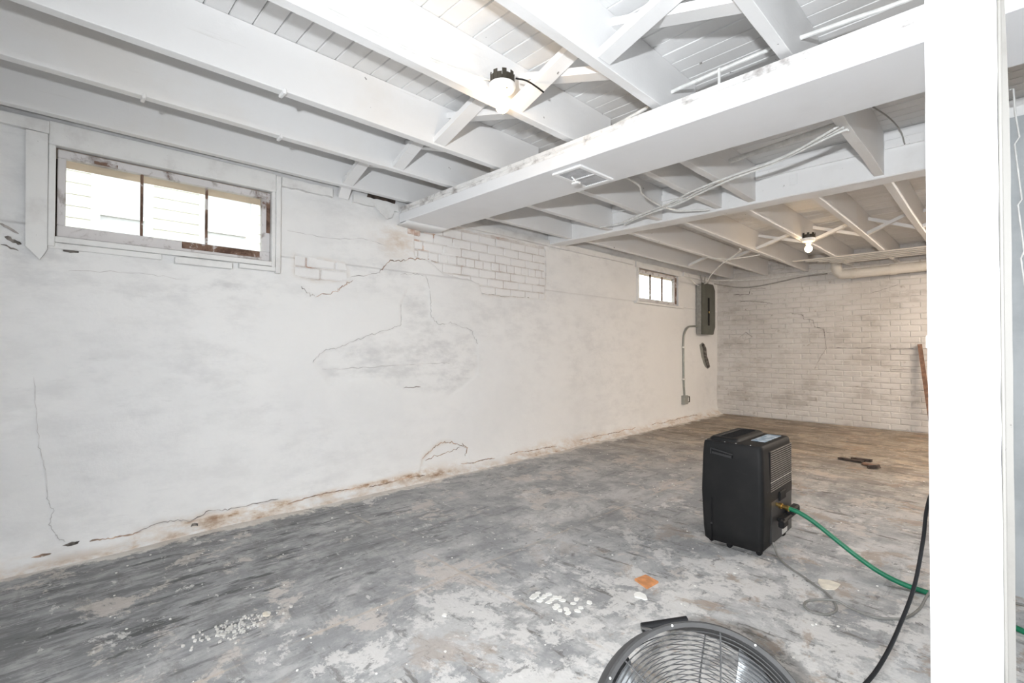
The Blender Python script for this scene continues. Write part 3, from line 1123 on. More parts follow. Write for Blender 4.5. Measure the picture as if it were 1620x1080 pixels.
# ---- partition seen past the post on the right
b = MB()
b.box(0.006, 2.1, 3.12, 3.22, 0.0, 2.14)
wall_partition = struct(b.build('wall_partition', 'partition'))
b = MB()
b.box(0.006, 2.1, 3.16, 3.22, 2.14, 2.20)
b.build('top_plate', 'trimw', wall_partition)

# ================================================================== OUTSIDE
b = MB()
b.box(-14, D - TH - 0.01, -8, 16, 1.25, 1.45)
struct(b.build('ground', 'grass'))
nh = thing('neighbour_house', 'cream lap-sided house wall seen outside through the basement window', 'house', (-6.6, 3, 1.45))
b = MB()
b.box(-7.0, -6.56, -6, 7.5, 1.45, 6.0)
b.build('wall_core', 'siding', nh)
NWIN = [(0.43, 0.80, 2.0, 2.93), (1.38, 1.86, 2.0, 2.91), (4.6, 5.4, 2.0, 3.2)]
b = MB()
b.prism([(-6.56, 0.0), (-6.542, 0.0), (-6.556, 0.125), (-6.56, 0.125)], 1, 0, 1)
lap = b.mesh('siding_board', 'siding')
z = 1.46
while z < 4.2:
    cuts = [-6] + [v for w in NWIN if w[2] - 0.06 < z + 0.06 < w[3] + 0.06 for v in (w[0] - 0.07, w[1] + 0.07)] + [7.5]
    for a, c in zip(cuts[::2], cuts[1::2]):
        o = bpy.data.objects.new('siding_board', lap)
        COL.objects.link(o)
        o.location = (0, a, z)
        o.scale = (1, c - a, 1)
        attach(o, nh)
    z += 0.118
for (a, c, d, f) in NWIN:
    q = MB()
    q.box(-6.56, -6.50, a - 0.07, a, d, f + 0.06).box(-6.56, -6.50, c, c + 0.07, d, f + 0.06)
    q.box(-6.56, -6.50, a, c, f, f + 0.06).box(-6.56, -6.51, a, c, (d + f) / 2, (d + f) / 2 + 0.04)
    fr_ = q.build('window_frame', 'trimw', nh)
    q = MB()
    q.box(-6.56, -6.545, a, c, d, f)
    q.build('pane', 'hgrey', fr_)

# ================================================================== BEAMS
# ---- boxed duct across the room
du = thing('boxed_duct', 'long white painted sheet metal duct box crossing below the joists with a vent', 'duct', (-3.40, 2.265, 2.105))
DY0, DY1 = 2.06, 2.472
q = MB()
q.cbox(D + 0.015, XR - 0.01, DY0, DY1, 2.105, 2.178, 0.003)
q.build('duct_box', 'duct', du)
# rough irregular ledge on top of the front edge
n = 160
vs, fs = [], []
xs = np.linspace(D + 0.02, XR - 0.02, n + 1)
for i, x in enumerate(xs):
    j = random.uniform(-0.004, 0.004)
    vs += [(x, DY0 + 0.010 + j, 2.178), (x, DY0 + 0.006 + random.uniform(-0.005, 0.004), 2.196), (x, DY0 + 0.012 + random.uniform(-0.004, 0.004), 2.206),
           (x, DY0 + 0.003, 2.210), (x, DY0 + 0.003, 2.229), (x, DY1 - 0.02, 2.229), (x, DY1 - 0.02, 2.178)]
for i in range(n):
    for m in range(7):
        l = (m + 1) % 7
        fs.append((7 * i + m, 7 * i + l, 7 * i + 7 + l, 7 * i + 7 + m))
fs += [tuple(range(7))[::-1], tuple(7 * n + m for m in range(7))]
q = MB()
q.add(vs, fs)
q.build('mortar_ledge', 'rough_strip', du)
# loose sheet curling down at the wall end
vs, fs = [], []
n = 14
for i in range(n + 1):
    u = i / n
    yy = 2.04 + u * 0.40
    sag = -0.028 * math.sin(PI * min(1, u * 1.05)) ** 0.7 + (0.012 if u < 0.1 else 0) + 0.02 * u * u
    vs += [(-3.405, yy, 2.085 - 0.012 * math.sin(PI * u)), (-3.33, yy + 0.015, 2.093 + sag * 0.1 + 0.006 * math.sin(PI * u)), (-3.29, yy + 0.02, 2.104)]
for i in range(n):
    for m in range(2):
        fs.append((3 * i + m, 3 * i + 3 + m, 3 * i + 4 + m, 3 * i + 1 + m))
q = MB()
q.add(vs, fs, True)
fo = q.build('loose_flap', 'post', du)
md = fo.modifiers.new('thickness', 'SOLIDIFY')
md.thickness = 0.003
# vent register in the underside
vx0, vx1, vy0, vy1 = -1.825, -1.618, 2.105, 2.425
q = MB()
for a in ((vx0, vx1, vy0, vy0 + 0.025), (vx0, vx1, vy1 - 0.025, vy1), (vx0, vx0 + 0.025, vy0 + 0.025, vy1 - 0.025), (vx1 - 0.025, vx1, vy0 + 0.025, vy1 - 0.025),
          (vx0 + 0.025, vx1 - 0.025, (vy0 + vy1) / 2 - 0.006, (vy0 + vy1) / 2 + 0.006)):
    q.cbox(a[0], a[1], a[2], a[3], 2.094, 2.1055, 0.002)
vent = q.build('vent_register', 'post', du)
q = MB()
q.box(vx0 + 0.02, vx1 - 0.02, vy0 + 0.02, vy1 - 0.02, 2.1035, 2.1052)
q.build('vent_throat', 'dark_metal', vent)
n = 13
for i in range(n):
    x = vx0 + 0.03 + (vx1 - vx0 - 0.06) * i / (n - 1)
    q = MB()
    q.bar((x, vy0 + 0.026, 2.0995), (x, vy1 - 0.026, 2.0995), 0.0065, 0.0018, (0.7, 0, 0.7))
    q.build('louver', 'vent_grey', vent)
q = MB()
q.bar((-1.755, 2.20, 2.094), (-1.735, 2.225, 2.062), 0.012, 0.006)
q.cbox(-1.765, -1.715, 2.205, 2.235, 2.052, 2.064, 0.004)
q.build('lever', 'post', vent)

# ---- girder
gi = thing('girder_beam', 'thick white painted timber girder carrying the joists beyond the duct', 'beam', (D + 0.02, 3.95, 2.20))
q = MB()
n = 40
vs, fs = [], []
for i in range(n + 1):
    x = D + 0.01 + (XR - D - 0.02) * i / n
    j = [random.uniform(-0.003, 0.003) for _ in range(3)]
    vs += [(x, 3.87, 2.205 + j[0]), (x, 3.878, 2.198 + j[0]), (x, 4.03 + j[1], 2.198 + j[2]), (x, 4.03 + j[1], 2.488), (x, 3.87, 2.488)]
for i in range(n):
    for m in range(5):
        l = (m + 1) % 5
        fs.append((5 * i + m, 5 * i + l, 5 * i + 5 + l, 5 * i + 5 + m))
fs += [tuple(range(5))[::-1], tuple(5 * n + m for m in range(5))]
q.add(vs, fs)
q.build('beam', 'girder', gi)
MX = MID + [XR]
for a, c in zip(MX[:-1], [v - 0.052 for v in MX[1:]]):
    if c - a < 0.1:
        continue
    q = MB()
    q.cbox(a + 0.002, c - 0.002, 3.846, 3.869, 2.372, 2.425, 0.003)
    q.build('ledger_strip', 'girder', gi)
q = MB()
q.cbox(-1.085, -1.035, 3.864, 3.8705, 2.275, 2.355, 0.002)
q.build('patch_block', 'girder', gi)

# ---- post
po = thing('support_post', 'tall square bright white support post beside the boxed duct', 'post', (-0.078, 1.77, 0))
q = MB()
n = 30
vs, fs = [], []
for i in range(n + 1):
    zz = 2.248 * i / n
    j = [random.uniform(-0.0008, 0.0008) for _ in range(4)]
    vs += [(-0.147 + j[0], 1.706, zz), (-0.141, 1.70 + j[1], zz), (-0.0155, 1.70 + j[2], zz), (-0.0095 + j[3], 1.706, zz), (-0.0095, 1.84, zz), (-0.147, 1.84, zz)]
for i in range(n):
    for m in range(6):
        l = (m + 1) % 6
        fs.append((6 * i + m, 6 * i + l, 6 * i + 6 + l, 6 * i + 6 + m))
fs += [tuple(range(6))[::-1], tuple(6 * n + m for m in range(6))]
q.add(vs, fs)
q.build('post_body', 'post', po)
q = MB()
q.cbox(-0.009, -0.001, 1.725, 1.842, 0.0, 2.248, 0.002)
q.build('corner_strip', 'cream', po)
q = MB()
vs, fs = [], []
for i in range(n + 1):
    zz = 2.24 * i / n
    w = 0.0125 - 0.010 * max(0, (zz - 1.70) / 0.5) + random.uniform(-0.0006, 0.0006)
    vs += [(-0.02, 1.845, zz), (w, 1.845, zz), (w, 1.885, zz), (-0.02, 1.885, zz)]
for i in range(n):
    for m in range(4):
        l = (m + 1) % 4
        fs.append((4 * i + m, 4 * i + l, 4 * i + 4 + l, 4 * i + 4 + m))
fs += [(3, 2, 1, 0), tuple(4 * n + m for m in range(4))]
q.add(vs, fs)
q.build('rear_plank', 'cream', po)
q = MB()
q.cbox(-0.152, -0.1465, 1.72, 1.75, 1.10, 1.135, 0.002)
q.build('switch_clip', 'porcelain', po)

# ================================================================== LAMPS
def bulb_lamp(x, y, ztop, label, s=1.0, cables=()):
    e = thing('bulb_lamp', label, 'lamp', (x, y, ztop), 'bare bulbs on the ceiling')
    Mx = Matrix.Translation((x, y, ztop)) @ Matrix.Diagonal((s, s, s, 1))
    # eight-sided steel box with knocked-out notches round the top
    q = MB()
    r0, h = 0.056, 0.052
    n = 16
    for k in range(n):
        a0, a1 = 2 * PI * k / n, 2 * PI * (k + 1) / n
        top = -0.004 if k % 2 == 0 else -0.019
        ri = r0 - 0.004
        vs = []
        for rr in (r0, ri):
            for a in (a0 + 0.012, a1 - 0.012):
                for zz in (-h, top):
                    vs.append(Mx @ Vector((rr * math.cos(a), rr * math.sin(a), zz)))
        q.add(vs, [(0, 2, 3, 1), (4, 5, 7, 6), (1, 3, 7, 5), (0, 4, 6, 2), (0, 1, 5, 4), (2, 6, 7, 3)])
    q.lathe([(0.001, -0.030), (r0 - 0.004, -0.030), (r0 - 0.003, -h), (0.001, -h)], 16, Mx)
    q.build('junction_box', 'dark_metal', e)
    q = MB()
    q.lathe([(0.002, -0.0525), (0.060, -0.0525), (0.0615, -0.060), (0.059, -0.072), (0.047, -0.084), (0.030, -0.090), (0.0225, -0.093), (0.0215, -0.106), (0.002, -0.107)], 28, Mx)
    ph = q.build('lampholder', 'porcelain', e)
    q = MB()
    q.lathe([(0.002, -0.0855), (0.004, -0.0855), (0.004, -0.088), (0.002, -0.088)], 10, Mx @ Matrix.Translation((0.042, -0.012, 0)))
    q.build('screw', 'dark_metal', ph)
    q = MB()
    prof = [(0.002, -0.107), (0.0135, -0.1075), (0.0140, -0.116)]
    for k in range(15):
        a = R(38) + (PI - R(38)) * k / 14
        prof.append((max(0.001, 0.0305 * math.sin(a)), -0.150 + 0.0305 * math.cos(a) * 1.02))
    q.lathe(prof, 28, Mx)
    q.build('bulb', 'bulb', e)
    return e


bulb_lamp(-1.598, 1.498, 2.352, 'lit bare bulb in porcelain holder on the joist before the boxed duct')
bulb_lamp(-1.440, 5.76, 2.310, 'lit bare bulb in porcelain holder beyond the girder near the far wall', 1.12)
bulb_lamp(-1.598, -2.05, 2.352, 'added lit bare bulb in porcelain holder, unseen behind the photographer')  # unseen bulb added as fill behind the camera


# fill tubes added out of view to even out the light
def fill_light(x, y, label, tube='tube'):
    e = thing('fill_light', label, 'light', (x, y, 2.235), 'added fill tubes in the unseen bays')
    def B(a0, a1, c0, c1, z0, z1):
        return (x + a0, x + a1, y + c0, y + c1, z0, z1)
    MB().cbox(*B(-0.07, 0.07, -0.62, 0.62, 2.215, 2.246), 0.006).build('housing', 'post', e)
    for k in (-1, 1):
        q_ = MB()
        q_.tube([(x + 0.04 * k, y - 0.59, 2.193), (x + 0.04 * k, y + 0.59, 2.193)], 0.0155, 14)
        q_.build('tube', tube, e)
    for k in (-1, 1):
        MB().cbox(*B(-0.06, 0.06, k * 0.605 - 0.012, k * 0.605 + 0.012, 2.175, 2.216), 0.003).build('socket', 'porcelain', e)
    return e


fill_light(0.95, 6.6, 'twin warm fill tubes added beyond the partition', 'fill_tube_warm')
fill_light(0.95, 4.45, 'twin neutral fill tubes added just behind the partition', 'fill_tube_mid')
fill_light(1.55, 0.6, 'twin white fill tubes added in the unseen bay beside the photographer')
fill_light(-1.0, -1.7, 'twin white fill tubes added behind the photographer')

# ================================================================== CABLES AND PIPES ON THE CEILING
def cable(name, label, pts, r=0.005, mat='white_cable', cat='cable', group=None, per=8, n=8):
    q = MB()
    q.tube(spline(pts, per), r, n)
    return tag(q.build(name, mat), label, cat, group)


cable('joist_cable', 'thin white cable sagging along the joist to the bulb before the duct',
      [(-1.652, -0.4, 2.30), (-1.652, 0.3, 2.285), (-1.651, 0.646, 2.284), (-1.651, 0.856, 2.284), (-1.651, 1.076, 2.286), (-1.651, 1.30, 2.306), (-1.650, 1.40, 2.318), (-1.640, 1.46, 2.325)], 0.006)
cable('feed_cable', 'short dark cable leaving the far side of the bulb box',
      [(-1.55, 1.535, 2.325), (-1.52, 1.575, 2.318), (-1.50, 1.62, 2.300), (-1.49, 1.66, 2.285)], 0.004, 'black')
cable('conduit_run', 'white painted conduit threading through the joists just above the duct',
      [(-1.80, 2.20, 2.245), (-1.68, 2.20, 2.272), (-1.46, 2.20, 2.296), (-1.26, 2.2, 2.325), (-1.14, 2.2, 2.352), (-1.0, 2.2, 2.358), (-0.9, 2.2, 2.362), (-0.695, 2.2, 2.366),
       (-0.58, 2.2, 2.362), (-0.4, 2.2, 2.352), (-0.228, 2.2, 2.342), (0.3, 2.2, 2.34)], 0.009)
q = MB()
q.cbox(-0.905, -0.893, 2.186, 2.192, 2.232, 2.37, 0.002)
tag(q.build('hanger_strap', 'white_cable'), 'small white strap holding the conduit up above the duct', 'strap')
base = [(-0.56, 2.86, 2.203), (-0.607, 2.881, 2.206), (-0.918, 3.051, 2.196), (-1.222, 3.14, 2.192), (-1.48, 3.27, 2.196), (-1.72, 3.405, 2.198), (-2.114, 3.526, 2.194), (-2.346, 3.652, 2.200), (-2.60, 3.66, 2.205)]
for k, (dx, dy, dz) in enumerate(((0, 0, 0), (0.02, 0.035, -0.004), (-0.03, -0.03, -0.006))):
    pts = [(a + dx * math.sin(i * 1.3 + k), b_ + dy + 0.012 * math.sin(i * 1.7 + k * 2), c + dz) for i, (a, b_, c) in enumerate(base[:8 if k else 9])]
    cable('bundle_cable', ('longest white cable of the bundle under the joists between duct and girder', 'white bundle cable hanging nearest the girder under the joists', 'white bundle cable hanging nearest the duct under the joists')[k], pts, 0.0065, group='cables in the bundle under the middle joists')
cable('loop_cable', 'white cable looping down under the middle joists to the girder',
      [(-1.70, 2.60, 2.200), (-1.725, 2.878, 2.200), (-1.80, 3.05, 2.198), (-1.837, 3.287, 2.195), (-1.84, 3.50, 2.192), (-1.80, 3.65, 2.196), (-1.70, 3.76, 2.200), (-1.64, 3.80, 2.202)], 0.007)
q = MB()
q.tube([(-1.25, 3.2, 2.318), (-1.12, 3.2, 2.325), (-0.9, 3.2, 2.342), (-0.638, 3.2, 2.362)], 0.016, 10)
tag(q.build('conduit_pipe', 'white_cable'), 'straight white pipe in the trimmed opening behind the duct', 'pipe')
cable('drop_wire', 'thin grey wire hanging down the girder near the post', [(-0.53, 3.3, 2.47), (-0.47, 3.55, 2.455), (-0.44, 3.75, 2.43), (-0.43, 3.838, 2.37)], 0.004, 'grey_cable')

# cables round the electrical panel
cable('panel_cable', 'long pale cable dropping from a joist into the electrical panel',
      [(-2.13, 5.75, 2.243), (-2.20, 5.90, 2.235), (-2.62, 6.40, 2.19), (-2.9, 6.75, 2.12), (-3.2, 7.30, 2.10), (-3.36, 7.52, 2.12), (-3.38, 7.56, 2.15)], 0.008)
cable('panel_loop', 'pale cable curving from the window side into the panel top',
      [(D + 0.03, 6.95, 2.245), (D + 0.04, 7.15, 2.16), (D + 0.05, 7.35, 2.09), (D + 0.06, 7.50, 2.09), (D + 0.06, 7.60, 2.15)], 0.008)
for k in range(3):
    cable('riser_cable', 'grey cable rising from the panel top to the joists',
          [(-3.375 + 0.02 * k, 7.52 + 0.07 * k, 2.12), (-3.37 + 0.02 * k, 7.50 + 0.075 * k, 2.19), (-3.34 + 0.02 * k, 7.40 + 0.12 * k, 2.235)], 0.008, 'grey_cable', group='cables rising from the panel')
cable('wall_cable', 'dark cable swagging along the top of the far wall',
      [(-3.30, 7.82, 2.14), (-3.20, 8.0, 2.12), (-3.05, 8.13, 2.09), (-2.8, 8.16, 2.08), (-2.4, 8.16, 2.13), (-2.1, 8.15, 2.17), (-1.8, 8.15, 2.18)], 0.009, 'grey_cable')
cable('wall_cable', 'pale cable running level along the top of the far wall',
      [(-3.35, 7.75, 2.20), (-3.1, 8.05, 2.20), (-2.7, 8.15, 2.19), (-2.3, 8.15, 2.20), (-1.75, 8.14, 2.205)], 0.008)
for k in range(5):
    y = 7.05 + 0.13 * k
    cable('ceiling_pipe', 'thin painted pipe strapped across under the far joists',
          [(-1.95 + 0.12 * k, y, 2.238), (-1.5, y + 0.02, 2.238), (-0.3, y, 2.238), (0.8, y, 2.238)], 0.009, 'pipe', 'pipe', 'painted pipes under the far joists', per=4)
cable('brace_wire', 'thin pale wire draped between the far joists by the window', [(-2.62, 6.0, 2.242), (-2.45, 6.1, 2.21), (-2.3, 6.2, 2.22), (-2.1, 6.3, 2.243)], 0.006)

# big drain pipe with an elbow in front of the far wall
q = MB()
q.tube(spline([(-1.655, 7.98, 2.40), (-1.655, 7.98, 2.27), (-1.650, 7.98, 2.20), (-1.61, 7.98, 2.145), (-1.54, 7.98, 2.128), (-1.2, 7.98, 2.13), (-0.7, 7.98, 2.14), (0.3, 7.98, 2.16), (1.5, 7.98, 2.18)], 7), 0.064, 18)
dp = q.build('drain_pipe', 'pipe')
tag(dp, 'thick white painted drain pipe with an elbow along the far wall', 'pipe')
for (x, z) in ((-1.45, 2.129), (-1.02, 2.133)):
    q = MB()
    q.tube([(x - 0.03, 7.98, z), (x + 0.03, 7.98, z)], 0.071, 18)
    q.build('pipe_collar', 'pipe', dp)

# ---- electrical panel
ep = thing('electrical_panel', 'grey metal electrical panel on the left wall beside the far corner', 'electrical panel', (D + 0.01, 7.63, 1.325))
q = MB()
q.cbox(D + 0.005, -3.325, 7.40, 7.86, 1.325, 2.11, 0.004)
q.build('enclosure', 'panel_side', ep)
q = MB()
pl = [(7.385, 1.315), (7.80, 1.315), (7.875, 1.44), (7.875, 2.03), (7.80, 2.125), (7.385, 2.125)]
q.prism(pl, 0, -3.325, -3.312)
dr = q.build('cover', 'panel', ep)
q = MB()
q.cbox(-3.3125, -3.306, 7.60, 7.655, 1.46, 1.90, 0.002)
q.build('breaker_slot', 'black', dr)
q = MB()
q.cbox(-3.308, -3.300, 7.618, 7.636, 1.655, 1.685, 0.002)
q.build('latch', 'brass', dr)
# ---- conduit and socket box
co = thing('socket_conduit', 'thin grey conduit running down from the panel to a socket box', 'conduit', (D + 0.02, 6.98, 0.25))
q = MB()
q.tube(spline([(D + 0.022, 7.40, 1.445), (D + 0.022, 7.25, 1.44), (D + 0.022, 7.10, 1.42), (D + 0.022, 6.98, 1.33), (D + 0.022, 6.94, 1.20), (D + 0.022, 6.94, 1.0), (D + 0.022, 6.95, 0.6), (D + 0.022, 6.97, 0.38)]), 0.014, 10)
q.build('conduit_tube', 'conduit', co)
for zz in (1.10, 0.62):
    q = MB()
    q.cbox(D, D + 0.04, 6.90, 6.985, zz, zz + 0.022, 0.003)
    q.build('pipe_clip', 'porcelain', co)
q = MB()
q.cbox(D, D + 0.06, 6.90, 7.02, 0.255, 0.385, 0.005)
sb = q.build('socket_box', 'conduit', co)
q = MB()
for a in ((7.02, 7.11, 0.275, 0.287), (7.02, 7.11, 0.353, 0.365), (7.098, 7.11, 0.287, 0.353)):
    q.cbox(D + 0.03, D + 0.042, a[0], a[1], a[2], a[3], 0.002)
q.build('cover_flap', 'dark_metal', sb)

# ---- pointed board strap left of the window
q = MB()
q.prism([(-0.060, 2.18), (0.020, 2.18), (0.022, 1.595), (-0.004, 1.540), (-0.056, 1.60)], 0, D + 0.012, D + 0.030)
tag(q.build('pointed_board', 'trimw'), 'narrow white board with a pointed end nailed left of the large window', 'board')
q = MB()
q.prism([(1.82, 2.19), (1.90, 2.24), (2.01, 2.21), (1.97, 2.12), (1.93, 2.105)], 0, D + 0.037, D + 0.047)
tag(q.build('plaster_lump', 'trimw'), 'ragged white scrap stuck to the sill beside the duct end', 'scrap')

# ---- zigzag cable on the partition
q = MB()
zz = [(0.020, 2.262), (0.033, 2.262), (0.038, 2.15), (0.050, 2.04), (0.035, 2.012), (0.055, 1.76), (0.043, 1.738), (0.060, 1.53), (0.050, 1.50), (0.072, 1.25)]
q.tube([(a, 3.105, c) for a, c in zz], 0.0035, 6)
tag(q.build('zigzag_wire', 'white_cable'), 'white zigzag wire running down the partition beside the post', 'wire')

# ---- stick by the far wall
q = MB()
q.bar((-0.648, 8.02, 0.0), (-0.782, 8.165, 1.155), 0.045, 0.025, (1, 0, 0))
tag(q.build('leaning_stick', 'stick'), 'brown wooden stick leaning on the far brick wall', 'stick')

# ================================================================== DEHUMIDIFIER
t = NT('black_plastic')
p = t.pos(obj=True)
f = t.noise(p, 6, 6, 0.6)
c = t.mix(t.ramp(f, 0.4, 0.7), (0.0075, 0.0075, 0.008), (0.0125, 0.012, 0.012))
c = t.mix(t.ramp(t.noise(t.pos((1, 1, 5), (0, R(12), 0), obj=True), 7, 5, 0.6), 0.68, 0.76, 0, 0.5), c, (0.045, 0.045, 0.045))
t.bump(t.noise(p, 260, 2), 0.2, 0.001)
M['blackplastic'] = t.done(c, 0.62, 0, 0.3)
t = NT('sticker_print')
p = t.pos(obj=True)
c = t.mix(t.ramp(t.noise(p, 26, 3), 0.42, 0.55), (0.62, 0.70, 0.78), (0.22, 0.34, 0.46))
M['sticker'] = t.done(c, 0.35)
M['label'] = plain('paper_label', (0.55, 0.55, 0.53), 0.6)
M['grille'] = plain('grille_grey', (0.028, 0.028, 0.029), 0.45)
M['louver'] = plain('louver_edge', (0.09, 0.09, 0.092), 0.35)

dh = thing('dehumidifier', 'black portable dehumidifier standing on the floor with a green hose', 'dehumidifier', (-1.04, 2.94, 0))
DX0, DX1, DY_0, DY_1, DZ0, DZ1 = -1.215, -0.888, 2.690, 3.185, 0.028, 0.585


def rrect(x0, x1, y0, y1, r, n=5):
    pts = []
    for cx, cy, a0 in ((x1 - r, y1 - r, 0), (x0 + r, y1 - r, 90), (x0 + r, y0 + r, 180), (x1 - r, y0 + r, 270)):
        for k in range(n + 1):
            a = R(a0 + 90 * k / n)
            pts.append((cx + r * math.cos(a), cy + r * math.sin(a)))
    return pts


q = MB()
levels = [(0.028, 0.016), (0.036, 0.009), (0.10, 0.004), (0.30, -0.003), (0.50, 0.002), (0.560, 0.006), (0.576, 0.009), (0.582, 0.015)]
vs, fs = [], []
for zz, ins in levels:
    for (a, c) in rrect(DX0 + ins, DX1 - ins, DY_0 + ins, DY_1 - ins, 0.026 if zz < 0.58 else 0.020):
        vs.append((a, c, zz))
m = len(vs) // len(levels)
for i in range(len(levels) - 1):
    for k in range(m):
        l = (k + 1) % m
        fs.append((i * m + k, i * m + l, (i + 1) * m + l, (i + 1) * m + k))
fs += [tuple(range(m))[::-1], tuple((len(levels) - 1) * m + k for k in range(m))]
q.add(vs, fs, True)
body = q.build('body', 'blackplastic', dh)
# front panel details: black prism for the carry-handle recess shade, water level window
q = MB()
q.prism([(-1.155, 0.541), (-1.040, 0.522), (-1.040, 0.503), (-1.155, 0.515)], 1, DY_0 - 0.0045, DY_0 + 0.03)
q.build('handle_recess_shade', 'black', body)
q = MB()
for a, c in (((-1.157, 0.543), (-1.038, 0.523)), ((-1.157, 0.543), (-1.157, 0.513))):
    q.bar((a[0], DY_0 - 0.004, a[1]), (c[0], DY_0 - 0.004, c[1]), 0.006, 0.006)
q.bar((-1.15, DY_0 - 0.004, 0.521), (-1.045, DY_0 - 0.004, 0.509), 0.006, 0.012)
q.build('handle_lip', 'grille', body)
q = MB()
q.cbox(-1.160, -1.149, DY_0 - 0.004, DY_0 + 0.02, 0.130, 0.268, 0.002)
q.build('level_window', 'black', body)
q = MB()
q.cbox(-1.160, -1.149, DY_0 - 0.006, DY_0, 0.122, 0.130, 0.002)
q.build('window_stop', 'grille', body)
q = MB()
q.cbox(-1.1565, -1.1545, DY_0 - 0.0042, DY_0 + 0.02, 0.032, 0.122, 0.0005)
q.build('panel_seam', 'black', body)
# top: raised intake with mesh and the printed sticker
q = MB()
vs, fs = [], []
lv = [(0.580, 0.0), (0.592, 0.004), (0.600, 0.014), (0.600, 0.034), (0.594, 0.038)]
for zz, ins in lv:
    for (a, c) in rrect(-1.195 + ins, -1.030 - ins, 2.735 + ins, 3.165 - ins, 0.03):
        vs.append((a, c, zz))
m = len(vs) // len(lv)
for i in range(len(lv) - 1):
    for k in range(m):
        l = (k + 1) % m
        fs.append((i * m + k, i * m + l, (i + 1) * m + l, (i + 1) * m + k))
fs += [tuple(range(m))[::-1], tuple((len(lv) - 1) * m + k for k in range(m))]
q.add(vs, fs, True)
rim = q.build('intake_rim', 'blackplastic', dh)
for i in range(16):
    yy = 2.785 + 0.335 * i / 15
    q = MB()
    q.bar((-1.152, yy, 0.5965), (-1.072, yy, 0.5965), 0.006, 0.003)
    q.build('intake_slat', 'black', rim)
q = MB()
q.cbox(-1.005, -0.930, 2.86, 3.13, 0.5815, 0.5845, 0.001)
q.build('control_sticker', 'sticker', dh)
for (x, y) in ((-1.195, 2.715), (-1.09, 2.712), (-1.03, 2.712), (-0.955, 2.712)):
    q = MB()
    q.lathe([(0.0005, 0.0), (0.004, 0.0), (0.003, 0.003), (0.0005, 0.004)], 8, Matrix.Translation((x, y, 0.582 - 0.002)))
    q.build('rim_screw', 'porcelain', dh)
# right side: louvres, drain area, cord wrap, rating label
q = MB()
q.cbox(DX1 - 0.012, DX1 + 0.0025, 2.795, 3.165, 0.318, 0.545, 0.004)
gr = q.build('grille_frame', 'black', dh)
for i in range(19):
    zz = 0.330 + 0.0118 * i
    q = MB()
    q.bar((DX1 + 0.003, 2.803, zz), (DX1 + 0.003, 3.157, zz), 0.006, 0.0025, (0.75, 0, 0.6))
    q.build('louver', 'label' if i == 4 else 'louver', gr)
q = MB()
q.cbox(DX1 - 0.012, DX1 + 0.002, 2.81, 3.165, 0.045, 0.312, 0.006)
sp = q.build('service_panel', 'grille', dh)
q = MB()
q.cbox(DX1, DX1 + 0.012, 2.93, 3.03, 0.255, 0.305, 0.004)
q.cbox(DX1, DX1 + 0.045, 2.90, 3.10, 0.150, 0.172, 0.006)
q.cbox(DX1 + 0.02, DX1 + 0.05, 2.86, 2.94, 0.130, 0.168, 0.006)
q.cbox(DX1 + 0.01, DX1 + 0.05, 3.02, 3.15, 0.160, 0.200, 0.008)
q.build('cord_hook', 'black', sp)
q = MB()
q.cbox(DX1 + 0.0015, DX1 + 0.0035, 2.985, 3.075, 0.055, 0.125, 0.001)
q.build('rating_label', 'label', sp)
for (x, y) in ((-1.185, 2.76), (-0.925, 2.745), (-1.185, 3.13), (-0.925, 3.13), (-1.075, 2.735)):
    q = MB()
    q.lathe([(0.002, -0.010), (0.013, -0.010), (0.015, -0.007), (0.015, 0.007), (0.013, 0.010), (0.002, 0.010)], 14, Matrix.Translation((x, y, 0.015)) @ Matrix.Rotation(R(90), 4, 'X'))
    q.cbox(x - 0.012, x + 0.012, y - 0.015, y + 0.015, 0.020, 0.034, 0.003)
    q.build('caster', 'black', dh)
# brass hose connector
q = MB()
Mc = Matrix.Translation((DX1, 2.895, 0.246)) @ Matrix.Rotation(R(96), 4, 'Y') @ Matrix.Rotation(R(10), 4, 'X')
q.lathe([(0.002, -0.004), (0.010, -0.004), (0.010, 0.018), (0.0155, 0.019), (0.0155, 0.033), (0.011, 0.034), (0.0115, 0.055), (0.0145, 0.057), (0.0145, 0.070), (0.002, 0.070)], 12, Mc)
q.build('hose_connector', 'brass', dh)

# ---- green hose and grey power cord
cable('garden_hose', 'green garden hose running from the dehumidifier across the floor past the post',
      [(-0.823, 2.890, 0.239), (-0.77, 2.887, 0.228), (-0.70, 2.885, 0.195), (-0.61, 2.880, 0.138), (-0.52, 2.875, 0.082), (-0.43, 2.865, 0.038), (-0.34, 2.852, 0.016), (-0.255, 2.84, 0.0125), (-0.12, 2.80, 0.0125), (0.017, 2.73, 0.0125), (0.25, 2.60, 0.0125), (0.7, 2.4, 0.0125)], 0.0115, 'hose', 'hose', n=12)
cable('power_cord', 'thin grey power cord looped on the floor beside the dehumidifier',
      [(-0.888, 2.835, 0.055), (-0.868, 2.82, 0.02), (-0.83, 2.76, 0.007), (-0.76, 2.684, 0.006), (-0.69, 2.63, 0.006), (-0.628, 2.575, 0.006), (-0.565, 2.52, 0.006), (-0.522, 2.45, 0.007), (-0.505, 2.39, 0.006), (-0.525, 2.325, 0.006),
       (-0.570, 2.305, 0.006), (-0.608, 2.335, 0.006), (-0.607, 2.395, 0.006), (-0.565, 2.44, 0.010), (-0.515, 2.457, 0.017), (-0.47, 2.455, 0.007), (-0.39, 2.44, 0.006), (-0.335, 2.475, 0.006), (-0.292, 2.53, 0.006), (-0.262, 2.66, 0.006), (-0.246, 2.79, 0.026), (-0.22, 2.90, 0.028), (-0.10, 3.0, 0.006), (0.15, 3.02, 0.006)], 0.0052, 'cordgrey', 'cord')
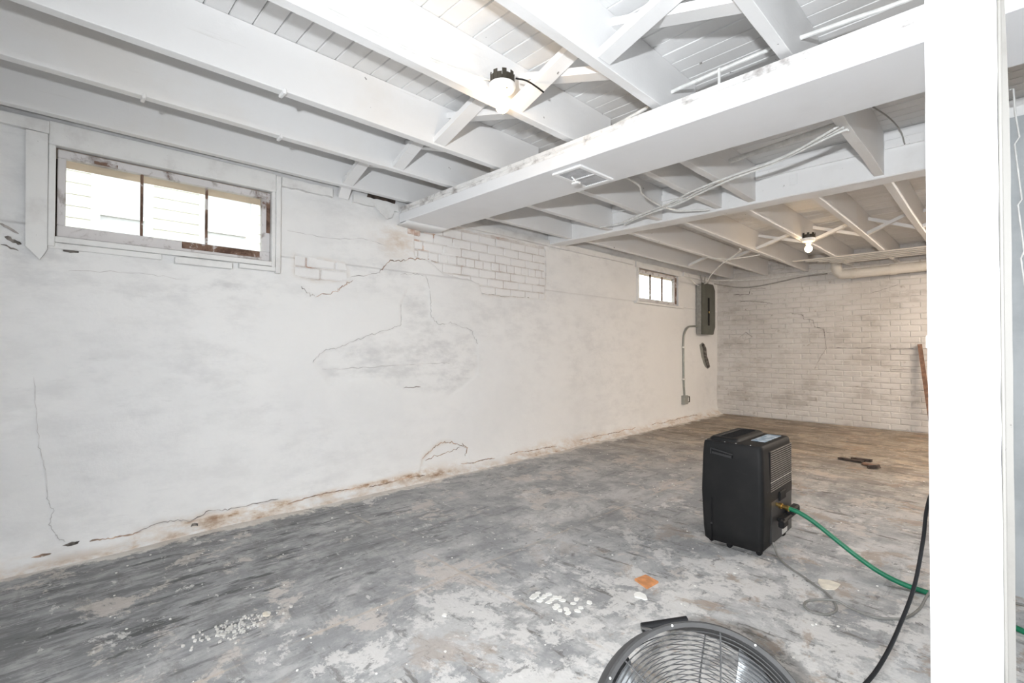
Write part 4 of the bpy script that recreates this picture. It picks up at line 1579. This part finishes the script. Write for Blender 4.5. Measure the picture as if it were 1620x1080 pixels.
cable('fan_cord', 'black power cord hanging from the post down to the fan',
      [(-0.125, 1.845, 0.70), (-0.150, 1.842, 0.690), (-0.158, 1.77, 0.650), (-0.160, 1.707, 0.585), (-0.170, 1.625, 0.488), (-0.188, 1.537, 0.418), (-0.202, 1.409, 0.385), (-0.222, 1.297, 0.365), (-0.27, 1.18, 0.33), (-0.34, 1.10, 0.28)], 0.0045, 'black', 'cord')

# ================================================================== FAN
FC = Vector((-0.452, 1.018, 0.238))
FR = 0.235
tc = Vector((0, 0, 1.10)) - FC
az = math.atan2(tc.y, tc.x) + R(20)
el = R(33)
N = Vector((math.cos(el) * math.cos(az), math.cos(el) * math.sin(az), math.sin(el)))
S = Vector((-math.sin(az), math.cos(az), 0))
Tt = N.cross(S)
MF = Matrix(((S.x, Tt.x, N.x, FC.x), (S.y, Tt.y, N.y, FC.y), (S.z, Tt.z, N.z, FC.z), (0, 0, 0, 1)))
M['fan_grey'] = plain('fan_drum_grey', (0.055, 0.054, 0.054), 0.65, 0.0, var=0.08)
M['wire'] = plain('chrome_wire', (0.17, 0.17, 0.172), 0.35, 0.7, var=0.1)
M['blade'] = plain('aluminium_blade', (0.62, 0.64, 0.66), 0.32, 0.8, var=0.06)
fan = thing('floor_fan', 'round grey metal floor fan with wire guard tilted up', 'fan', (FC.x, FC.y, 0))


def F(x, y, z):
    return MF @ Vector((x, y, z))


# rolled drum band
q = MB()
q.lathe([(FR - 0.005, -0.062), (FR, -0.066), (FR + 0.007, -0.060), (FR + 0.004, -0.050), (FR + 0.002, 0.0), (FR + 0.004, 0.045), (FR + 0.008, 0.055), (FR + 0.004, 0.063),
         (FR - 0.005, 0.060), (FR - 0.004, 0.0), (FR - 0.005, -0.062)], 72, MF, cap=False)
q.build('drum', 'fan_grey', fan)


def guard(zs, dome, rings, name):
    def gz(r):
        return zs + dome * (1 - (r / FR) ** 2.4)
    q_ = MB()
    for k in range(rings):
        r = FR * (0.16 + 0.825 * k / (rings - 1))
        q_.tube([F(r * math.cos(2 * PI * i / 64), r * math.sin(2 * PI * i / 64), gz(r)) for i in range(64)], 0.0011, 5, closed=True)
    g_ = q_.build(name, 'wire', fan)
    for k in range(6):
        a = 2 * PI * k / 6 + 0.25
        s_ = MB()
        s_.tube([F(r * math.cos(a), r * math.sin(a), gz(r) - 0.002) for r in np.linspace(0.03, FR, 12)], 0.0021, 6)
        s_.build('spoke', 'wire', g_)
    s_ = MB()
    s_.lathe([(0.001, 0), (0.042, 0), (0.044, math.copysign(0.004, dome)), (0.040, math.copysign(0.008, dome)), (0.001, math.copysign(0.009, dome))], 28, MF @ Matrix.Translation((0, 0, gz(0.03))))
    s_.build('badge_disc', 'fan_grey', g_)
    return g_


guard(0.052, 0.030, 23, 'front_guard')
guard(-0.055, -0.030, 20, 'rear_guard')
# three pitched blades and motor
for k in range(3):
    a0 = 2 * PI * k / 3 + 0.6
    vs, fs = [], []
    nr, na = 7, 7
    for i in range(nr):
        r = 0.045 + 0.175 * i / (nr - 1)
        wd = 0.55 + 0.35 * i / (nr - 1)
        for j in range(na):
            u = j / (na - 1) - 0.5
            a = a0 + u * wd
            vs.append(F(r * math.cos(a), r * math.sin(a), -0.010 + u * 0.075 * (1 - 0.35 * i / nr)))
    for i in range(nr - 1):
        for j in range(na - 1):
            fs.append((i * na + j, i * na + j + 1, (i + 1) * na + j + 1, (i + 1) * na + j))
    q = MB()
    q.add(vs, fs, True)
    bo = q.build('blade', 'blade', fan)
    md = bo.modifiers.new('thickness', 'SOLIDIFY')
    md.thickness = 0.002
q = MB()
q.lathe([(0.002, -0.075), (0.05, -0.075), (0.058, -0.065), (0.058, -0.03), (0.05, -0.022), (0.048, 0.014), (0.04, 0.022), (0.002, 0.024)], 28, MF)
q.build('motor', 'fan_grey', fan)
# black grip handle at the back of the rim, rivets, stand
pc = math.atan2(0.93, 0.36)
ha = [pc + d for d in (-0.17, -0.06, 0.06, 0.17)]
hd = MB()
H0 = F(0.257 * math.cos(1.42), 0.257 * math.sin(1.42), -0.112)
H1 = F(0.250 * math.cos(1.90), 0.250 * math.sin(1.90), -0.112)
q = MB()
q.tube([H0, H0.lerp(H1, 0.5), H1], 0.012, 12)
hg = q.build('handle_grip', 'black', fan)
for (hp, a) in ((H0, 1.42), (H1, 1.87)):
    q = MB()
    q.tube([hp, F((FR + 0.004) * math.cos(a), (FR + 0.004) * math.sin(a), -0.05)], 0.004, 6)
    q.build('handle_bracket', 'wire', hg)
for k in range(8):
    a = 2 * PI * k / 8 + 0.2
    q = MB()
    q.lathe([(0.0005, 0), (0.003, 0), (0.0025, 0.002), (0.0005, 0.003)], 8, Matrix.Translation(F((FR + 0.002) * math.cos(a), (FR + 0.002) * math.sin(a), 0.061)) @ MF.to_3x3().to_4x4())
    q.build('rivet', 'label', fan)
q = MB()
for s in (-1, 1):
    q.tube([F(s * (FR + 0.012), 0, 0), Vector(F(s * (FR + 0.016), 0, 0)) + Vector((0, 0, -0.13)), Vector((*(F(s * (FR - 0.02), 0, 0)).xy, 0.014))], 0.011, 8)
    fx = F(s * (FR - 0.02), 0, 0)
    hN = Vector((N.x, N.y, 0)).normalized()
    q.tube([Vector((fx.x, fx.y, 0.0125)) + hN * 0.17, Vector((fx.x, fx.y, 0.0125)) - hN * 0.20], 0.0125, 8)
q.build('stand', 'fan_grey', fan)

# ================================================================== SMALL THINGS ON THE FLOOR
def chip_mesh(rx, ry, h, seed, n=7):
    r = random.Random(seed)
    q_ = MB()
    poly_ = []
    for k in range(n):
        a = 2 * PI * k / n + r.uniform(-0.25, 0.25)
        s = r.uniform(0.75, 1.15)
        poly_.append((rx * s * math.cos(a), ry * s * math.sin(a)))
    q_.prism(poly_, 2, 0, h)
    return q_


q = MB()
q.prism([(-1.237, 2.024), (-1.223, 2.100), (-1.146, 2.082), (-1.152, 1.990)], 2, 0.0005, 0.009)
tag(q.build('broken_tile', 'tile'), 'small square orange terracotta tile chip on the floor', 'tile')
fm = [chip_mesh(0.016, 0.013, 0.003, 200 + k, 6).mesh('paint_flake', 'flake') for k in range(6)]
k = 0
for i in range(6):
    for j in range(5):
        u, v = i / 5, j / 4
        x = -1.47 + 0.20 * u + random.uniform(-.010, .010)
        y = 1.565 + 0.10 * u * 0.4 + 0.125 * (v - 0.2) * (0.45 + 0.55 * u) + random.uniform(-.008, .008)
        if random.random() < 0.12:
            continue
        o = bpy.data.objects.new('paint_flake', fm[k % 6])
        COL.objects.link(o)
        o.location = (x, y, 0.0003)
        o.rotation_euler = (0, 0, random.uniform(0, 6))
        tag(o, 'flat white paint flake in the cluster on bare concrete', 'paint flake', 'white paint flakes in one cluster')
        k += 1
for (x, y, rx, ry, nm, lb, mt) in ((-1.140, 1.915, 0.035, 0.026, 'plaster_chip', 'white half-round plaster chip beside the orange tile', 'flake'),
                                   (-0.585, 2.63, 0.045, 0.06, 'plaster_disc', 'cream plaster disc on the floor beside the power cord', 'chip'),
                                   (-2.136, 0.68, 0.022, 0.016, 'plaster_chip', 'cream plaster chip at the edge of the crumb heap', 'chip'),
                                   (-1.62, 1.20, 0.012, 0.010, 'plaster_chip', 'small lone white plaster chip on grey concrete', 'flake')):
    o = chip_mesh(rx, ry, 0.005, int(x * -100), 10).build(nm, mt)
    o.location = (x, y, 0.0003)
    tag(o, lb, 'plaster chip')
# wood scraps far out on the floor
for k, (x, y, L, a, lb) in enumerate(((-1.06, 5.66, 0.20, -0.2, 'long dark wood scrap lying flat in the debris'), (-0.99, 5.72, 0.19, -0.35, 'dark wood splinter at the back of the debris'),
                                      (-0.90, 5.55, 0.13, -0.5, 'short thick brown wood scrap in the debris'), (-0.855, 5.47, 0.09, 0.4, 'stubby pale-tipped wood scrap at the end of the debris'))):
    q = MB()
    d = Vector((math.cos(a), math.sin(a), 0))
    q.bar(Vector((x, y, 0.0125)) - d * L / 2, Vector((x, y, 0.016 + 0.012 * (k % 2))) + d * L / 2, 0.016 + 0.008 * (k % 2), 0.045, (0, 0, 1))
    q.v = [(a_ + random.uniform(-.012, .012), b_ + random.uniform(-.012, .012), max(0.0005, c_)) for a_, b_, c_ in q.v]
    o = q.build('wood_scrap', 'bark_and_shade' if k != 2 else 'stick')
    tag(o, lb, 'wood scrap')
# crumbs of plaster: a heap nobody could count
q = MB()
r = random.Random(5)
for k in range(150):
    s = r.random() ** 0.8
    x = -2.125 + r.gauss(0, 0.035) * (0.6 + s)
    y = 0.56 + r.gauss(0, 0.075)
    sz = r.uniform(0.002, 0.0085)
    c_ = chip_mesh(sz, sz * r.uniform(.6, 1), sz * 0.7, k, 5)
    q.add([(a + x, b_ + y, c2 + 0.0002) for a, b_, c2 in c_.v], c_.f)
o = q.build('plaster_crumbs', 'crumb')
o['kind'] = 'stuff'
tag(o, 'scatter of white plaster crumbs on the dark floor', 'crumbs')
q = MB()
for k in range(260):
    x = r.uniform(-3.2, -0.3)
    y = r.uniform(0.2, 5.5)
    sz = r.uniform(0.002, 0.006)
    c_ = chip_mesh(sz, sz, sz * 0.6, 500 + k, 5)
    q.add([(a + x, b_ + y, c2 + 0.0002) for a, b_, c2 in c_.v], c_.f)
o = q.build('plaster_grit', 'flake')
o['kind'] = 'stuff'
tag(o, 'fine pale plaster grit strewn over the whole floor', 'grit')
